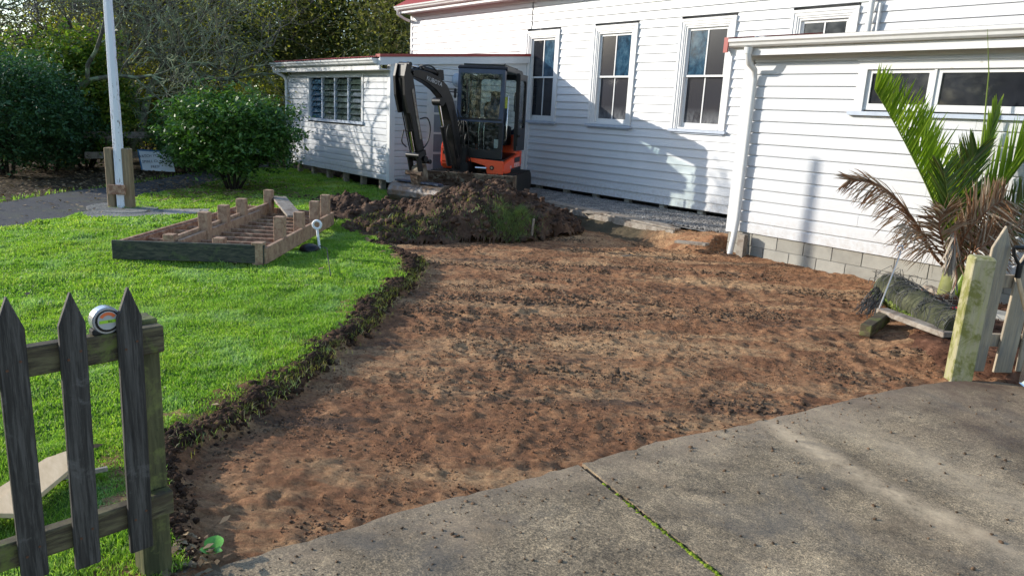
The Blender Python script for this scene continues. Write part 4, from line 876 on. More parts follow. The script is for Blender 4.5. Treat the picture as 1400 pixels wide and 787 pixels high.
mb = MB(); mb.box(.555, .572, -.80, -.55, .78, .84); mb.box(-.3, .3, -.867, -.858, .80, .83); eb(mb, 'cover_slot', 'black', rc)
mb = MB(); mb.box(-.35, .42, -.80, -.5, 1.14, 1.30); eb(mb, 'tank_box', 'black', bevel=.02)
def text(body, size, mat, parent, loc, rot, name='lettering', ext=.002):
    cu = bpy.data.curves.new(name, 'FONT'); cu.body = body; cu.size = size; cu.extrude = ext; cu.align_x = 'CENTER'; cu.align_y = 'CENTER'; cu.resolution_u = 2
    o = bpy.data.objects.new('tmp', cu); C.objects.link(o); bpy.context.view_layer.update()
    me = bpy.data.meshes.new_from_object(o.evaluated_get(bpy.context.evaluated_depsgraph_get())); bpy.data.objects.remove(o); me.materials.clear()
    t = link(name, me, M[mat], parent, loc); t.rotation_euler = rot; return t
mb = MB(); mb.box(-.55, -.05, .531, .535, .66, .76); eb(mb, 'badge_panel', 'boom', sc)
text('KUBOTA', .125, 'whiteprint', sc, (-.28, .537, .60), (R(90), 0, R(180)), ext=.001)
text('U35', .08, 'whiteprint', sc, (.28, .537, .58), (R(90), 0, R(180)), ext=.001)
# cab: local x from -.68 (back) to .86 (front), y from -.47 to .47
CZ0, CZ1 = .72, 2.44
mb = MB(); mb.prism([(-.66, .72), (-.66, .86), (.60, .74), (.84, .74), (.84, .70), (.6, .68)], (0, -.44, 0), (0, .46, 0), (1, 0, 0), (0, 0, 1)); eb(mb, 'cab_floor', 'boom')
def rr(y0, y1, z0, z1, r, n=5):
    p = []
    for cy, cz, a0 in ((y1 - r, z1 - r, 0), (y0 + r, z1 - r, 90), (y0 + r, z0 + r, 180), (y1 - r, z0 + r, 270)):
        for k in range(n): a = R(a0 + 90 * k / (n - 1)); p.append((cy + r * math.cos(a), cz + r * math.sin(a)))
    return p
def framed(y0, y1, z0, z1, hole, r, x0, x1, slant=0, axis='x'):
    """flat panel with a rounded hole; hole=(y0,y1,z0,z1)"""
    inn = rr(*hole, r); n = len(inn); out = []
    cy, cz = (y0 + y1) / 2, (z0 + z1) / 2
    per = n // 4; cor = [(y1, z1), (y0, z1), (y0, z0), (y1, z0)]
    for k in range(4):
        for j in range(per): out.append(cor[k])
    mb = MB(); vs = []
    for x in (x0, x1):
        for ring in (inn, out):
            for a, b in ring:
                xx = x + slant * (b - z0)
                vs.append((xx, a, b) if axis == 'x' else (a, xx, b))
    fs = []
    for i in range(n):
        j = (i + 1) % n
        fs += [(i, j, n + j, n + i), (2 * n + i, 3 * n + i, 3 * n + j, 2 * n + j), (i, 2 * n + i, 2 * n + j, j), (n + i, n + j, 3 * n + j, 3 * n + i)]
    mb.add(vs, fs); return mb
YC0, YC1 = -.46, .46
mb = framed(YC0, YC1, 1.44, CZ1 - .02, (YC0 + .075, YC1 - .075, 1.50, CZ1 - .12), .07, .80, .86, -.06); cf = eb(mb, 'cab_front_frame', 'cabblue')
cf_l = MB(); cf_l = framed(YC0, YC1, .76, 1.50, (YC0 + .07, YC1 - .07, .92, 1.44), .09, .80, .852, -.02); 
eb(cf_l, 'lower_front_frame', 'black')
mb = MB(); mb.box(.815, .82, YC0 + .05, YC1 - .05, 1.48, CZ1 - .10); o = eb(mb, 'windscreen', 'cabglass')
mb = MB(); mb.box(.825, .83, YC0 + .05, YC1 - .05, .90, 1.46); eb(mb, 'lower_windscreen', 'cabglass_low')
mb = MB(); mb.box(.835, .86, YC0 + .02, YC1 - .02, 1.475, 1.51); eb(mb, 'windscreen_rail', 'black')
mb = MB(); mb.tube([(.88, -.26, 2.20), (.88, -.235, 1.56)], .009, 6); eb(mb, 'wiper', 'black')
# pillars: right side and rear
mb = MB(); mb.bar((.80, YC0 + .03, .76), (.72, YC0 + .03, CZ1 - .04), .05, .06, up=(1, 0, 0)); eb(mb, 'pillar', 'cabblue')
mb = MB(); mb.bar((.80, YC1 - .03, .76), (.72, YC1 - .03, CZ1 - .04), .05, .10, up=(1, 0, 0)); eb(mb, 'pillar', 'cabblue')
for y in (YC0 + .03, YC1 - .03):
    mb = MB(); mb.bar((-.60, y, .80), (-.58, y, CZ1 - .04), .06, .08, up=(1, 0, 0)); eb(mb, 'pillar', 'cabblue')
mb = MB(); mb.bar((.0, YC0 + .025, .80), (.0, YC0 + .025, CZ1 - .04), .03, .05, up=(1, 0, 0)); eb(mb, 'pillar', 'black')
mb = framed(YC0, YC1, .80, CZ1 - .04, (YC0 + .08, YC1 - .08, 1.30, CZ1 - .14), .06, -.62, -.58); eb(mb, 'rear_frame', 'cabblue')
mb = MB(); mb.box(-.605, -.60, YC0 + .06, YC1 - .06, 1.28, CZ1 - .12); eb(mb, 'rear_window', 'cabglass')
mb = MB(); mb.box(-.6, .74, YC0 + .022, YC0 + .026, 1.15, CZ1 - .08); eb(mb, 'side_window', 'cabglass')
mb = MB(); mb.box(-.6, .78, YC0 + .01, YC0 + .05, .80, 1.17); eb(mb, 'side_panel', 'black')
mb = MB(); mb.prism([(-.64, 0), (.74, 0), (.80, .03), (.76, .075), (.62, .09), (-.58, .09), (-.66, .05)], (0, YC0 - .02, CZ1 - .04), (0, YC1 + .03, CZ1 - .04), (1, 0, 0), (0, 0, 1)); rf = eb(mb, 'cab_roof', 'black', bevel=.01)
mb = MB()
for k in range(9): mb.box(-.5 + k * .13, -.42 + k * .13, YC0 + .05, YC1 - .05, CZ1 + .045, CZ1 + .085)
eb(mb, 'roof_guard', 'black', rf)
mb = MB(); mb.tube([(-.1, .2, CZ1 + .05), (-.1, .2, CZ1 + .13), (-.12, .24, CZ1 + .15)], .008, 6); eb(mb, 'aerial', 'black', rf)
# open door folded back along the left side
mb = framed(-.62, .16, .90, CZ1 - .04, (-.52, .06, 1.35, CZ1 - .16), .08, .545, .60, 0, 'y'); dd = eb(mb, 'cab_door', 'black')
mb = MB(); mb.box(-.54, .08, .57, .575, 1.33, CZ1 - .14); eb(mb, 'pane', 'cabglass_low', dd)
mb = MB(); mb.tube([(.02, .53, 2.05), (.02, .49, 2.03), (.02, .49, 1.68), (.02, .53, 1.66)], .012, 8); eb(mb, 'handle', 'black', dd)
mb = MB(); mb.box(.14, .20, .545, .62, 1.0, 2.38); mb.tube([(.17, .60, 1.2), (.20, .66, 1.2)], .03, 8); eb(mb, 'door_seal', 'rubber', dd)
mb = MB(); mb.tube([(.73, .50, 1.95), (.76, .53, 1.93), (.80, .53, 1.15), (.79, .49, 1.10)], .011, 8); eb(mb, 'grab_rail', 'greyplank' if False else 'chrome')
# seat with a dark jacket hung on it, consoles and levers
mb = MB(); mb.box(-.28, .22, -.24, .26, 1.12, 1.26); mb.box(-.30, .18, -.2, .22, .86, 1.12); eb(mb, 'seat', 'black', bevel=.03)
mb = MB(); mb.bar((-.27, .01, 1.24), (-.38, .01, 1.84), .46, .10, up=(1, 0, 0)); mb.bar((-.385, .01, 1.84), (-.41, .01, 2.06), .24, .08, up=(1, 0, 0)); eb(mb, 'seat_back', 'black', bevel=.03)
def blob(c, r, n=10, m=8, w=.12):
    vs = []; fs = []
    for j in range(m + 1):
        for i in range(n):
            a = 2 * math.pi * i / n; b = math.pi * j / m; k = 1 + w * (rnd.random() - .5) * 2
            vs.append((c[0] + r[0] * math.cos(a) * math.sin(b) * k, c[1] + r[1] * math.sin(a) * math.sin(b) * k, c[2] + r[2] * math.cos(b) * k))
    for j in range(m):
        for i in range(n): fs.append((j * n + i, (j + 1) * n + i, (j + 1) * n + (i + 1) % n, j * n + (i + 1) % n))
    return vs, fs
mb = MB(); mb.add(*blob((-.24, .04, 1.62), (.12, .26, .27)), smooth=True); eb(mb, 'jacket', 'bluesteel')
mb = MB(); mb.bar((.64, .44, 1.72), (.62, .44, 1.93), .10, .012, up=(1, 0, 0)); M['hivis'] = simple('yellow_green_tag', (.38, .42, .06), .6, var=.4, scale=30); eb(mb, 'hanging_tag', 'hivis')
for y in (-.33, .33):
    mb = MB(); mb.box(-.22, .28, y - .07, y + .07, 1.0, 1.38); eb(mb, 'console', 'black', bevel=.02)
    mb = MB(); mb.tube([(.20, y, 1.38), (.24, y, 1.56)], .014, 8); mb.add(*blob((.245, y, 1.59), (.03, .03, .055), 8, 6, 0), smooth=True); eb(mb, 'joystick', 'black')
for y in (-.07, .03):
    mb = MB(); mb.tube([(.55, y, .84), (.62, y, 1.2), (.56, y, 1.52)], .012, 8); eb(mb, 'travel_lever', 'chrome')
mb = MB(); mb.box(.70, .74, -.42, -.30, 1.40, 1.62); eb(mb, 'display', 'black')
mb = MB(); mb.box(.48, .50, .22, .34, .95, 1.12); eb(mb, 'sticker', 'whiteprint')
mb = MB(); mb.tube([(.80, YC0 - .0, 1.97), (.86, YC0 - .22, 1.98)], .012, 8); mi = eb(mb, 'mirror_arm', 'black')
mb = MB(); mb.box(.85, .88, YC0 - .06, YC0 - .01, 1.86, 2.04); eb(mb, 'mirror', 'black', mi, .01)
# boom plane, in local coordinates
bdir = Vector((math.cos(R(-24)), math.sin(R(-24)), 0)); bside = Vector((-bdir.y, bdir.x, 0)); BR = Vector((1.0, -.31, 0))
SS = .72
def bp(s, z, w=0): return BR + bdir * (s * SS) + Vector((0, 0, z - EZ)) + bside * w
def plate(pts, w, off=0, mbx=None):
    mb = mbx or MB(); a = BR + bside * (off - w / 2); b = BR + bside * (off + w / 2)
    mb.prism([(s * SS, z - EZ) for s, z in pts], a, b, bdir, (0, 0, 1)); return mb
def ribbon(c, w, off=0, mbx=None):
    c = [(s * SS, z, h) for s, z, h in c]
    L, Rr = [], []
    for i, (s, z, h) in enumerate(c):
        s0, z0, _ = c[max(i - 1, 0)]; s1, z1, _ = c[min(i + 1, len(c) - 1)]; d = math.hypot(s1 - s0, z1 - z0); nx, nz = -(z1 - z0) / d, (s1 - s0) / d
        L.append((s + nx * h / 2, z + nz * h / 2)); Rr.append((s - nx * h / 2, z - nz * h / 2))
    mb = mbx or MB(); A = [BR + bside * (off - w / 2) + bdir * s + Vector((0, 0, z - EZ)) for s, z in L]; B = [BR + bside * (off - w / 2) + bdir * s + Vector((0, 0, z - EZ)) for s, z in Rr]
    n = len(c); vs = A + B + [v + bside * w for v in A] + [v + bside * w for v in B]; fs = []
    for i in range(n - 1):
        fs += [(i, i + 1, n + i + 1, n + i), (2 * n + i, 3 * n + i, 3 * n + i + 1, 2 * n + i + 1), (i, 2 * n + i, 2 * n + i + 1, i + 1), (n + i, n + i + 1, 3 * n + i + 1, 3 * n + i)]
    fs += [(0, n, 3 * n, 2 * n), (n - 1, 3 * n - 1, 4 * n - 1, 2 * n - 1)]
    mb.add(vs, fs); return mb
mb = MB(); mb.bar((.55, -.26, .56), (1.12, -.28, .56), .34, .22); mb.bar((.98, -.29, .36), (.98, -.29, .95), .24, .24, up=(1, 0, 0)); mb.tube([(.98, -.29, .30), (.98, -.29, 1.0)], .12, 14); eb(mb, 'swing_bracket', 'black', bevel=.015)
mb = MB(); mb.tube([(.3, -.55, .62), (.95, -.36, .62)], .055, 12); sw = eb(mb, 'swing_cylinder', 'black'); mb = MB(); mb.tube([(1.0, .0, .58), (1.0, .22, .58)], .028, 10); eb(mb, 'rod', 'chrome', sw)
bm_ = [(a_, b_, c_ * .68) for a_, b_, c_ in [(.10, .80, .22), (.20, 1.05, .26), (.30, 1.38, .28), (.44, 1.74, .30), (.62, 2.03, .34), (.84, 2.22, .38), (1.08, 2.33, .36), (1.4, 2.41, .30), (1.72, 2.46, .24), (2.02, 2.47, .18)]]
mb = ribbon(bm_, .17); bo = eb(mb, 'boom', 'boom', bevel=.012, seg=1)
tz = Vector((0, 0, 1)); 
tx = text('KUBOTA', .105, 'greyprint0', bo, (0, 0, 0), (0, 0, 0), ext=.001)
tdir = (bdir * .32 + Vector((0, 0, .075))).normalized(); tn = bside
# the lettered face is the one turned to the viewer; text runs towards the machine
tx_x = -tdir; tx_y = tn.cross(tx_x) if True else None
if tx_y.z < 0: tx_y = -tx_y
tx_z = tx_x.cross(tx_y); mm = Matrix((tx_x, tx_y, tx_z)).transposed().to_4x4(); mm.translation = bp(1.24, 2.36, .102 if tx_z.dot(bside) > 0 else -.102); tx.matrix_local = mm
def cyl(a, b, r, frac=.6, name='cylinder', parent=ex):
    a, b = Vector(a), Vector(b); c = a.lerp(b, frac); mb = MB(); mb.tube([a, c], r, 12); mb.tube([c - (b - a).normalized() * .03, c], r * 1.18, 12); o = eb(mb, name, 'black', parent)
    mb = MB(); mb.tube([c, b], r * .5, 10); mb.tube([b - bside * .05, b + bside * .05], r * .95, 10); eb(mb, 'rod', 'chrome', o); return o
cyl(bp(.42, .86), bp(.92, 2.02), .055, .62, 'boom_cylinder')
mb = MB(); mb.tube([bp(.93, 2.02, -.1), bp(.93, 2.02, .1)], .075, 12); eb(mb, 'boom_lug', 'black')
cyl(bp(.95, 2.52), bp(2.10, 2.60), .055, .55, 'stick_cylinder')
mb = plate([(.82, 2.40), (1.05, 2.45), (1.02, 2.58), (.86, 2.58)], .12); eb(mb, 'cylinder_bracket', 'black')
st = [(2.13, 2.60, .14), (2.12, 2.42, .22), (2.06, 2.2, .26), (1.94, 1.88, .22), (1.78, 1.52, .19), (1.62, 1.16, .16), (1.53, .98, .14)]
mb = ribbon(st, .16); sk = eb(mb, 'stick', 'boom', bevel=.01, seg=1)
mb = ribbon([(2.20, 2.60, .10), (2.24, 2.40, .15), (2.20, 2.1, .15), (2.10, 1.8, .10)], .05, .11); ribbon([(2.20, 2.60, .10), (2.24, 2.40, .15), (2.20, 2.1, .15), (2.10, 1.8, .10)], .05, -.11, mb); eb(mb, 'stick_side_plate', 'black')
cyl(bp(2.24, 2.38), bp(1.76, 1.06), .058, .68, 'bucket_cylinder')
mb = MB()
for w in (-.11, .11): mb.bar(bp(1.78, 1.06, w), bp(1.52, 1.12, w), .03, .10); mb.bar(bp(1.78, 1.06, w), bp(1.66, .74, w), .035, .10)
mb.tube([bp(1.78, 1.06, -.16), bp(1.78, 1.06, .16)], .05, 12); mb.tube([bp(1.56, 1.0, -.16), bp(1.56, 1.0, .16)], .055, 12); eb(mb, 'bucket_link', 'boom')
mb = plate([(1.70, .86), (1.46, .92), (1.36, .70), (1.44, .46), (1.68, .46), (1.78, .70)], .20); mb.tube([bp(1.74, .74, -.2), bp(1.74, .74, .2)], .045, 12); eb(mb, 'quick_hitch', 'mudblade', bevel=.015)
mb = plate([(1.36, .84), (1.44, .86), (1.44, .66), (1.36, .64)], .16, .0); eb(mb, 'tilt_cover', 'orange', bevel=.03)
def hose(pts, r=.012):
    P = [Vector(p) for p in pts]; out = []
    for i in range(len(P) - 1):
        p0, p1, p2, p3 = P[max(i - 1, 0)], P[i], P[i + 1], P[min(i + 2, len(P) - 1)]
        for k in range(5):
            t = k / 5; out.append(.5 * ((2 * p1) + (p2 - p0) * t + (2 * p0 - 5 * p1 + 4 * p2 - p3) * t * t + (3 * p1 - p0 - 3 * p2 + p3) * t ** 3))
    out.append(P[-1]); mb = MB(); mb.tube(out, r, 6); eb(mb, 'hydraulic_hose', 'hose')
hose([bp(.25, 1.0, .1), bp(.42, 1.3, .12), bp(.72, 1.62, .16), bp(.82, 1.42, .16), bp(.60, 1.1, .13), bp(.40, .8, .1)])
hose([bp(.20, .9, -.1), bp(.36, 1.2, -.14), bp(.48, 1.7, -.14), bp(.8, 2.1, -.12)]); hose([bp(.15, .9, .05), bp(.2, 1.4, .16), bp(.40, 1.9, .14)])
hose([bp(1.0, 2.5, .05), bp(1.3, 2.62, .05), bp(1.6, 2.60, .05), bp(2.0, 2.50, .06)], .014); hose([bp(1.0, 2.48, -.05), bp(1.4, 2.58, -.06), bp(1.9, 2.50, -.07), bp(2.0, 2.2, -.10), bp(1.86, 1.8, -.1)])
for w in (-.10, -.06, .10): hose([bp(2.20, 2.35, w), bp(2.14, 2.0, w), bp(1.98, 1.6, w), bp(1.80, 1.2, w), bp(1.66, .98, w)], .011)
mb = MB(); mb.bar(bp(1.98, 2.2, .085), bp(1.66, 1.35, .085), .012, .05); eb(mb, 'guard_plate', 'greyplank')
for s_, z_ in ((2.13, 2.60), (2.13, 2.42), (1.97, 2.47), (1.55, 1.0), (1.36, .95)):
    mb = MB(); mb.tube([bp(s_, z_, -.13), bp(s_, z_, .13)], .042, 12); eb(mb, 'pivot_pin', 'boom')
hose([bp(1.72, 1.7, .1), bp(1.50, 1.72, .12), bp(1.38, 1.55, .12), bp(1.42, 1.32, .1), bp(1.56, 1.2, .1)]); hose([bp(2.0, 1.5, -.1), bp(2.06, 1.3, -.1), bp(1.9, 1.2, -.1)])
for k in range(5):
    hose([(.85, -.42 + k * .08, .55), (1.06, -.48 + k * .09, .85), (1.10, -.44 + k * .07, 1.15 + .05 * k), (1.06, -.34 + k * .03, 1.45)], .010)

hose([(1.0, -.22, .4), (1.08, -.24, .8), (1.04, -.2, 1.2)], .016)
# wide batter bucket: curled shell seen from behind, open side facing the machine
mb = MB(); prof = []
for k in range(11): a = R(-100 + 225 * k / 10); prof.append((1.60 + .26 * math.cos(a) * 1.05, .36 + .21 * math.sin(a)))
inner = [(1.60 + (s - 1.60) * .93, .36 + (z - .36) * .93) for s, z in prof]
bwid = 1.24; BW0 = bside * (-bwid / 2 + .02)
prof = [(s - .52, z) for s, z in prof]; inner = [(s - .52, z) for s, z in inner]
vs = [BR + bdir * s + Vector((0, 0, z - EZ)) + bside * (w + .03) for w in (-bwid / 2, bwid / 2) for s, z in prof + inner[::-1]]
n = len(prof) * 2; fs = [(i, (i + 1) % n, n + (i + 1) % n, n + i) for i in range(n)]; mb.add(vs, fs, smooth=False)
bk = eb(mb, 'bucket', 'muddysteel')
for w in (-bwid / 2, bwid / 2): mb = MB(); mb.prism([(s, z - EZ) for s, z in prof], BR + bside * (w + .03 - .008), BR + bside * (w + .03 + .008), bdir, (0, 0, 1)); eb(mb, 'bucket_cheek', 'mudblade', bk)
mb = MB(); mb.bar(bp(1.62, .58, -.52), bp(1.62, .58, -.10), .12, .025); mb.bar(bp(1.62, .58, .14), bp(1.62, .58, .56), .14, .03); eb(mb, 'back_plate', 'bluesteel', bk)

# ------------------------------------------------------------------ upturned deck frame
A, B_, D_ = Vector((-8.54, 1.72, 0)), Vector((-7.66, 3.0, 0)), Vector((-10.98, 3.98, 0)); Cn = Vector((-9.78, 4.85, 0))
dk = empty('deck_frame', (A.x, A.y, .12), 0, 'upturned timber deck frame with joists and short legs lying on the lawn', 'deck frame')
uD = (B_ - A); vD = (D_ - A); LU = uD.length; LV = vD.length; uD.normalize(); vD = (D_ - A).normalized(); nrmz = Vector((0, 0, 1))
def dp(u, v, z=0):
    # bilinear between the four measured corners
    p = (A * (1 - u) * (1 - v) + B_ * u * (1 - v) + Cn * u * v + D_ * (1 - u) * v) - A; return Vector((p.x, p.y, z))
def dbar(p, q, w, h, name, mat): mb = MB(); mb.bar(p, q, w, h); return mb.build(name, M[mat], dk, .004)
zt = .10
mb = MB(); mb.bar(dp(-.01, 0, .12), dp(1.0, 0, .12), .045, .20); mb.build('front_board', M['blackboard'], dk, .004)
dbar(dp(0, .012, .12), dp(1, .012, .12), .045, .17, 'rim_joist', 'decktrim')
dbar(dp(0, 0, .12), dp(0, 1, .13), .045, .16, 'rim_joist', 'joist'); dbar(dp(1, -.005, .10), dp(1, 1, .13), .045, .18, 'rim_joist', 'decktrim'); dbar(dp(0, 1, .13), dp(1, 1, .13), .045, .16, 'rim_joist', 'joist')
mb = MB(); mb.bar(dp(.955, .012, -.02), dp(.955, .012, .245), .12, .12, up=(vD.x, vD.y, 0)); mb.build('corner_post', M['decktrim'], dk, .005)
for k in range(10):
    v = .08 + k * .095; dbar(dp(.015, v, .09), dp(.985, v, .10), .042, .12, 'joist', 'joist')
dbar(dp(.365, .02, .18), dp(.325, .98, .21), .045, .17, 'bearer', 'decktrim'); dbar(dp(.415, .02, .16), dp(.375, .8, .18), .045, .15, 'bearer', 'decktrim')
dbar(dp(.02, .05, .14), dp(.02, .95, .14), .045, .09, 'bearer', 'joist')
def leg(u, v, h, w=.115, z0=.02): mb = MB(); mb.bar(dp(u, v, z0), dp(u, v, z0 + h), w, w, up=(vD.x, vD.y, 0)); mb.build('leg', M['decktrim'], dk, .005)
for u, v, h in ((.345, .03, .27), (.395, .24, .43), (.375, .43, .44), (.355, .63, .45), (.33, .97, .46), (.66, .05, .24), (.965, .24, .42), (.965, .50, .38), (.965, .74, .44), (.965, .93, .47)): leg(u, v, h)
mb = MB(); mb.bar(dp(.40, 1.02, .36), dp(.80, .70, .25), .20, .035); mb.build('loose_board', M['greyplank'], dk, .004); mb = MB(); mb.bar(dp(.30, 1.08, .34), dp(.50, .92, .30), .10, .03); mb.build('loose_board', M['joist'], dk, .004)

# ------------------------------------------------------------------ picket fences
FD = Vector((math.cos(R(97)), math.sin(R(97)), 0)); FP = Vector((-2.70, .60, 0)); FN = Vector((FD.y, -FD.x, 0))   # FN points to the driveway
M['nail'] = simple('rusty_nail', (.12, .055, .03), .7, metal=.3)
lf = empty('picket_fence', FP, 0, 'blackened picket fence end with mossy rails at the left of the driveway', 'fence')
def picket(p0, z0, z1, w, th, mat, parent, origin, tip=.13, lean=0., d=FD, nrm=FN):
    """pointed paling; p0 world foot position"""
    sec = [(-w / 2, z0), (w / 2, z0), (w / 2, z1 - tip), (0, z1), (-w / 2, z1 - tip)]
    mb = MB(); o = Vector(p0) - origin
    mb.prism(sec, o, o + nrm * th, (d + Vector((0, 0, 0))), (Vector((0, 0, 1)) + d * lean)); return mb.build('picket', M[mat], parent, .004)
post_c = FP + FD * .02
mb = MB(); mb.box(-.05, .05, -.05, .05, -.1, 1.085); o = mb.build('post', M['mossy_post'], lf, .006); o.rotation_euler = (0, 0, R(7)); o.location = (0, 0, 0)
oo = -FN * .0
for (s1, z, h) in ((-.0, 1.025, .095), (-.0, .405, .09)):
    mb = MB(); a = FN * .085 + Vector((0, 0, z)); mb.bar(a + FD * .045, a - FD * 2.2 + Vector((0, 0, .0)), .045, h); mb.build('rail', M['mossy_rail'], lf, .004)
for (xt, yt, xb, yb) in ((172, 390, 192, 748), (93, 397, 119, 770), (6, 403, 47, 787), (-92, 408, -40, 800)):
    off = FP + FN * .11; t_ = WP(xt, yt, (off.x, off.y), (FD.x, FD.y)); b_ = WP(xb, yb, (off.x, off.y), (FD.x, FD.y))
    lean = ((t_ - b_).xy.dot(FD.xy)) / (t_.z - b_.z); foot = Vector((b_.x, b_.y, 0)) - FD * lean * b_.z
    picket(foot, b_.z, t_.z, .076, .022, 'picket_black', lf, FP, .105, lean)
    for zn in (1.03, .41):
        for sgn_ in (-.018, .018):
            c_ = foot + FD * (lean * zn + sgn_) + FN * .0215 - FP + Vector((0, 0, zn + sgn_ * .6)); mb = MB(); mb.tube([c_, c_ + FN * .0025], .0042, 8); mb.build('nail', M['nail'], lf)
# tape measure on the top rail
tp = WP(144, 440, ((FP + FN * .085).x, (FP + FN * .085).y), (FD.x, FD.y)); tz_ = 1.075
tm = empty('tape_measure', (tp.x, tp.y, tz_), math.atan2(FD.y, FD.x), 'round silver and black tape measure sitting on the fence rail between two pickets', 'tape measure')
M['silver'] = simple('silver_plastic', (.50, .52, .55), .25, metal=.6, var=.05, bump=0); M['limeprint'] = simple('lime_print', (.35, .60, .04), .5, bump=0); M['orangeprint'] = simple('orange_print', (.75, .16, .05), .5, bump=0); M['greyprint'] = simple('grey_print', (.42, .42, .40), .5, bump=0)
def disc(name, r, y0, y1, mat, parent, zc=.040, squash=1.0, flat=False, bev=.003):
    pts = [(r * math.cos(a), zc + r * squash * math.sin(a)) for a in [2 * math.pi * k / 28 for k in range(28)]]
    if flat: pts = [(x, max(z, .0)) for x, z in pts]
    mb = MB(); mb.prism(pts, (0, y0, 0), (0, y1, 0), (1, 0, 0), (0, 0, 1)); return mb.build(name, M[mat], parent, bev)
# face looks along -y local (towards the driveway)
disc('case', .045, -.021, .021, 'silver', tm, .043); disc('face_ring', .037, -.024, -.021, 'black', tm, .043, bev=.001); disc('label_disc', .031, -.0255, -.024, 'greyprint', tm, .045, bev=.0005)
mb = MB(); mb.prism([(.028 * math.cos(a), .045 + .028 * math.sin(a)) for a in [R(30 + 12 * k) for k in range(11)]] + [(.018 * math.cos(a), .045 + .018 * math.sin(a)) for a in [R(150 - 12 * k) for k in range(11)]], (0, -.027, 0), (0, -.0255, 0), (1, 0, 0), (0, 0, 1)); mb.build('printed_arc', M['orangeprint'], tm)
mb = MB(); mb.box(-.026, .026, -.027, -.0255, .037, .047); mb.build('printed_band', M['limeprint'], tm)
text('8m', .010, 'black', tm, (.006, -.0275, .042), (R(90), 0, 0), ext=.0003)
mb = MB(); mb.box(-.046, .040, -.019, .019, -.002, .018); mb.build('base', M['rubber'], tm, .004)
# right-hand fence beside the opening
gp = G(1310, 515, .05); GD = Vector((.58, .81, 0)).normalized(); GN = Vector((GD.y, -GD.x, 0))
rf_ = empty('picket_fence', gp, 0, 'pale unpainted picket fence end beyond a lichened square post at the right', 'fence')
PW = .15; pm_ = MB()
sec = [(-PW / 2, -PW / 2), (PW / 2, -PW / 2), (PW / 2, PW / 2), (-PW / 2, PW / 2)]
ax_ = Vector((.80, .60, 0)).normalized(); ay_ = Vector((-.60, .80, 0))
pm_.add([ax_ * u + ay_ * v + Vector((0, 0, z)) for z in (-.1, .93) for u, v in sec] + [ax_ * u * .86 + ay_ * v * .86 + Vector((0, 0, .95)) for u, v in sec], [(0, 1, 5, 4), (1, 2, 6, 5), (2, 3, 7, 6), (3, 0, 4, 7), (3, 2, 1, 0), (4, 5, 9, 8), (5, 6, 10, 9), (6, 7, 11, 10), (7, 4, 8, 11), (8, 9, 10, 11)])
pm_.build('post', M['green_post'], rf_, .006)
px_list = [(1374, 308, 1330, 506), (1411, 330, 1368, 508), (1436, 330, 1399, 507), (1470, 325, 1432, 507)]
base_pl = G(1335, 512, .05)
for k, (xt, yt, xb, yb) in enumerate(px_list):
    b_ = WP(xb, yb, (base_pl.x, base_pl.y), (GD.x, GD.y)); t_ = WP(xt, yt, (base_pl.x, base_pl.y), (GD.x, GD.y))
    lean = ((t_ - b_).xy.dot(GD.xy)) / (t_.z - b_.z); foot = Vector((b_.x, b_.y, 0)) - GD * lean * b_.z; print('gp', b_, t_, lean)
    picket(foot, b_.z, t_.z, .150, .024, 'pine', rf_, gp, .17, lean, GD, GN)
for z in (.80, .33):
    mb = MB(); a = Vector((base_pl.x, base_pl.y, 0)) - gp - GN * .03 + Vector((0, 0, z)); mb.bar(a - GD * .02, a + GD * 2.6, .045, .10); mb.build('rail', M['pine'], rf_, .004)

# shovel leaning on the pale pickets
M['shovelwood'] = wood('shovel_shaft', (.50, .33, .18), (.62, .44, .26), grain=(14, 14, 1.5), bump=.1)
s0 = WP(1386, 338, (base_pl.x + GN.x * .06, base_pl.y + GN.y * .06), (GD.x, GD.y)); s1 = s0 + GD * .16
sh = empty('garden_shovel', (s0.x, s0.y, 0), 0, 'long handled shovel with black D grip leaning on the pale picket fence', 'shovel')
o3 = Vector((s0.x, s0.y, 0)); top = s0 - o3; topr = s1 - o3 + Vector((0, 0, .0)); mid_ = (top + topr) / 2 - Vector((0, 0, .16))
mb = MB(); mb.tube([top, topr], .015, 10); mb.tube([top, top - Vector((0, 0, .06)) + GD * .015, mid_ + Vector((0, 0, .02))], .012, 8); mb.tube([topr, topr - Vector((0, 0, .06)) - GD * .015, mid_ + Vector((0, 0, .02))], .012, 8); mb.tube([mid_ + Vector((0, 0, .03)), mid_ - Vector((0, 0, .07))], .021, 10); mb.build('grip', M['black'], sh)
end_ = Vector((mid_.x, mid_.y, 0)) + GN * .22 + GD * .10 + Vector((0, 0, .30))
mb = MB(); mb.tube([mid_ - Vector((0, 0, .06)), end_], .016, 10); mb.build('shaft', M['shovelwood'], sh)
mb = MB(); mb.add([end_ + Vector((0, 0, .05)) + GD * a + GN * b for a, b in ((-.02, 0), (.02, 0))] + [end_ + GD * x + Vector((0, 0, z)) + GN * (.05 * (1 - abs(x) * 6)) for x, z in ((-.11, -.02), (.11, -.02), (.11, -.2), (.0, -.28), (-.11, -.2))], [(0, 1, 3, 2), (2, 3, 4, 5, 6)]); o = mb.build('blade', M['chrome'], sh); 
smo = o.modifiers.new('thick', 'SOLIDIFY'); smo.thickness = .003
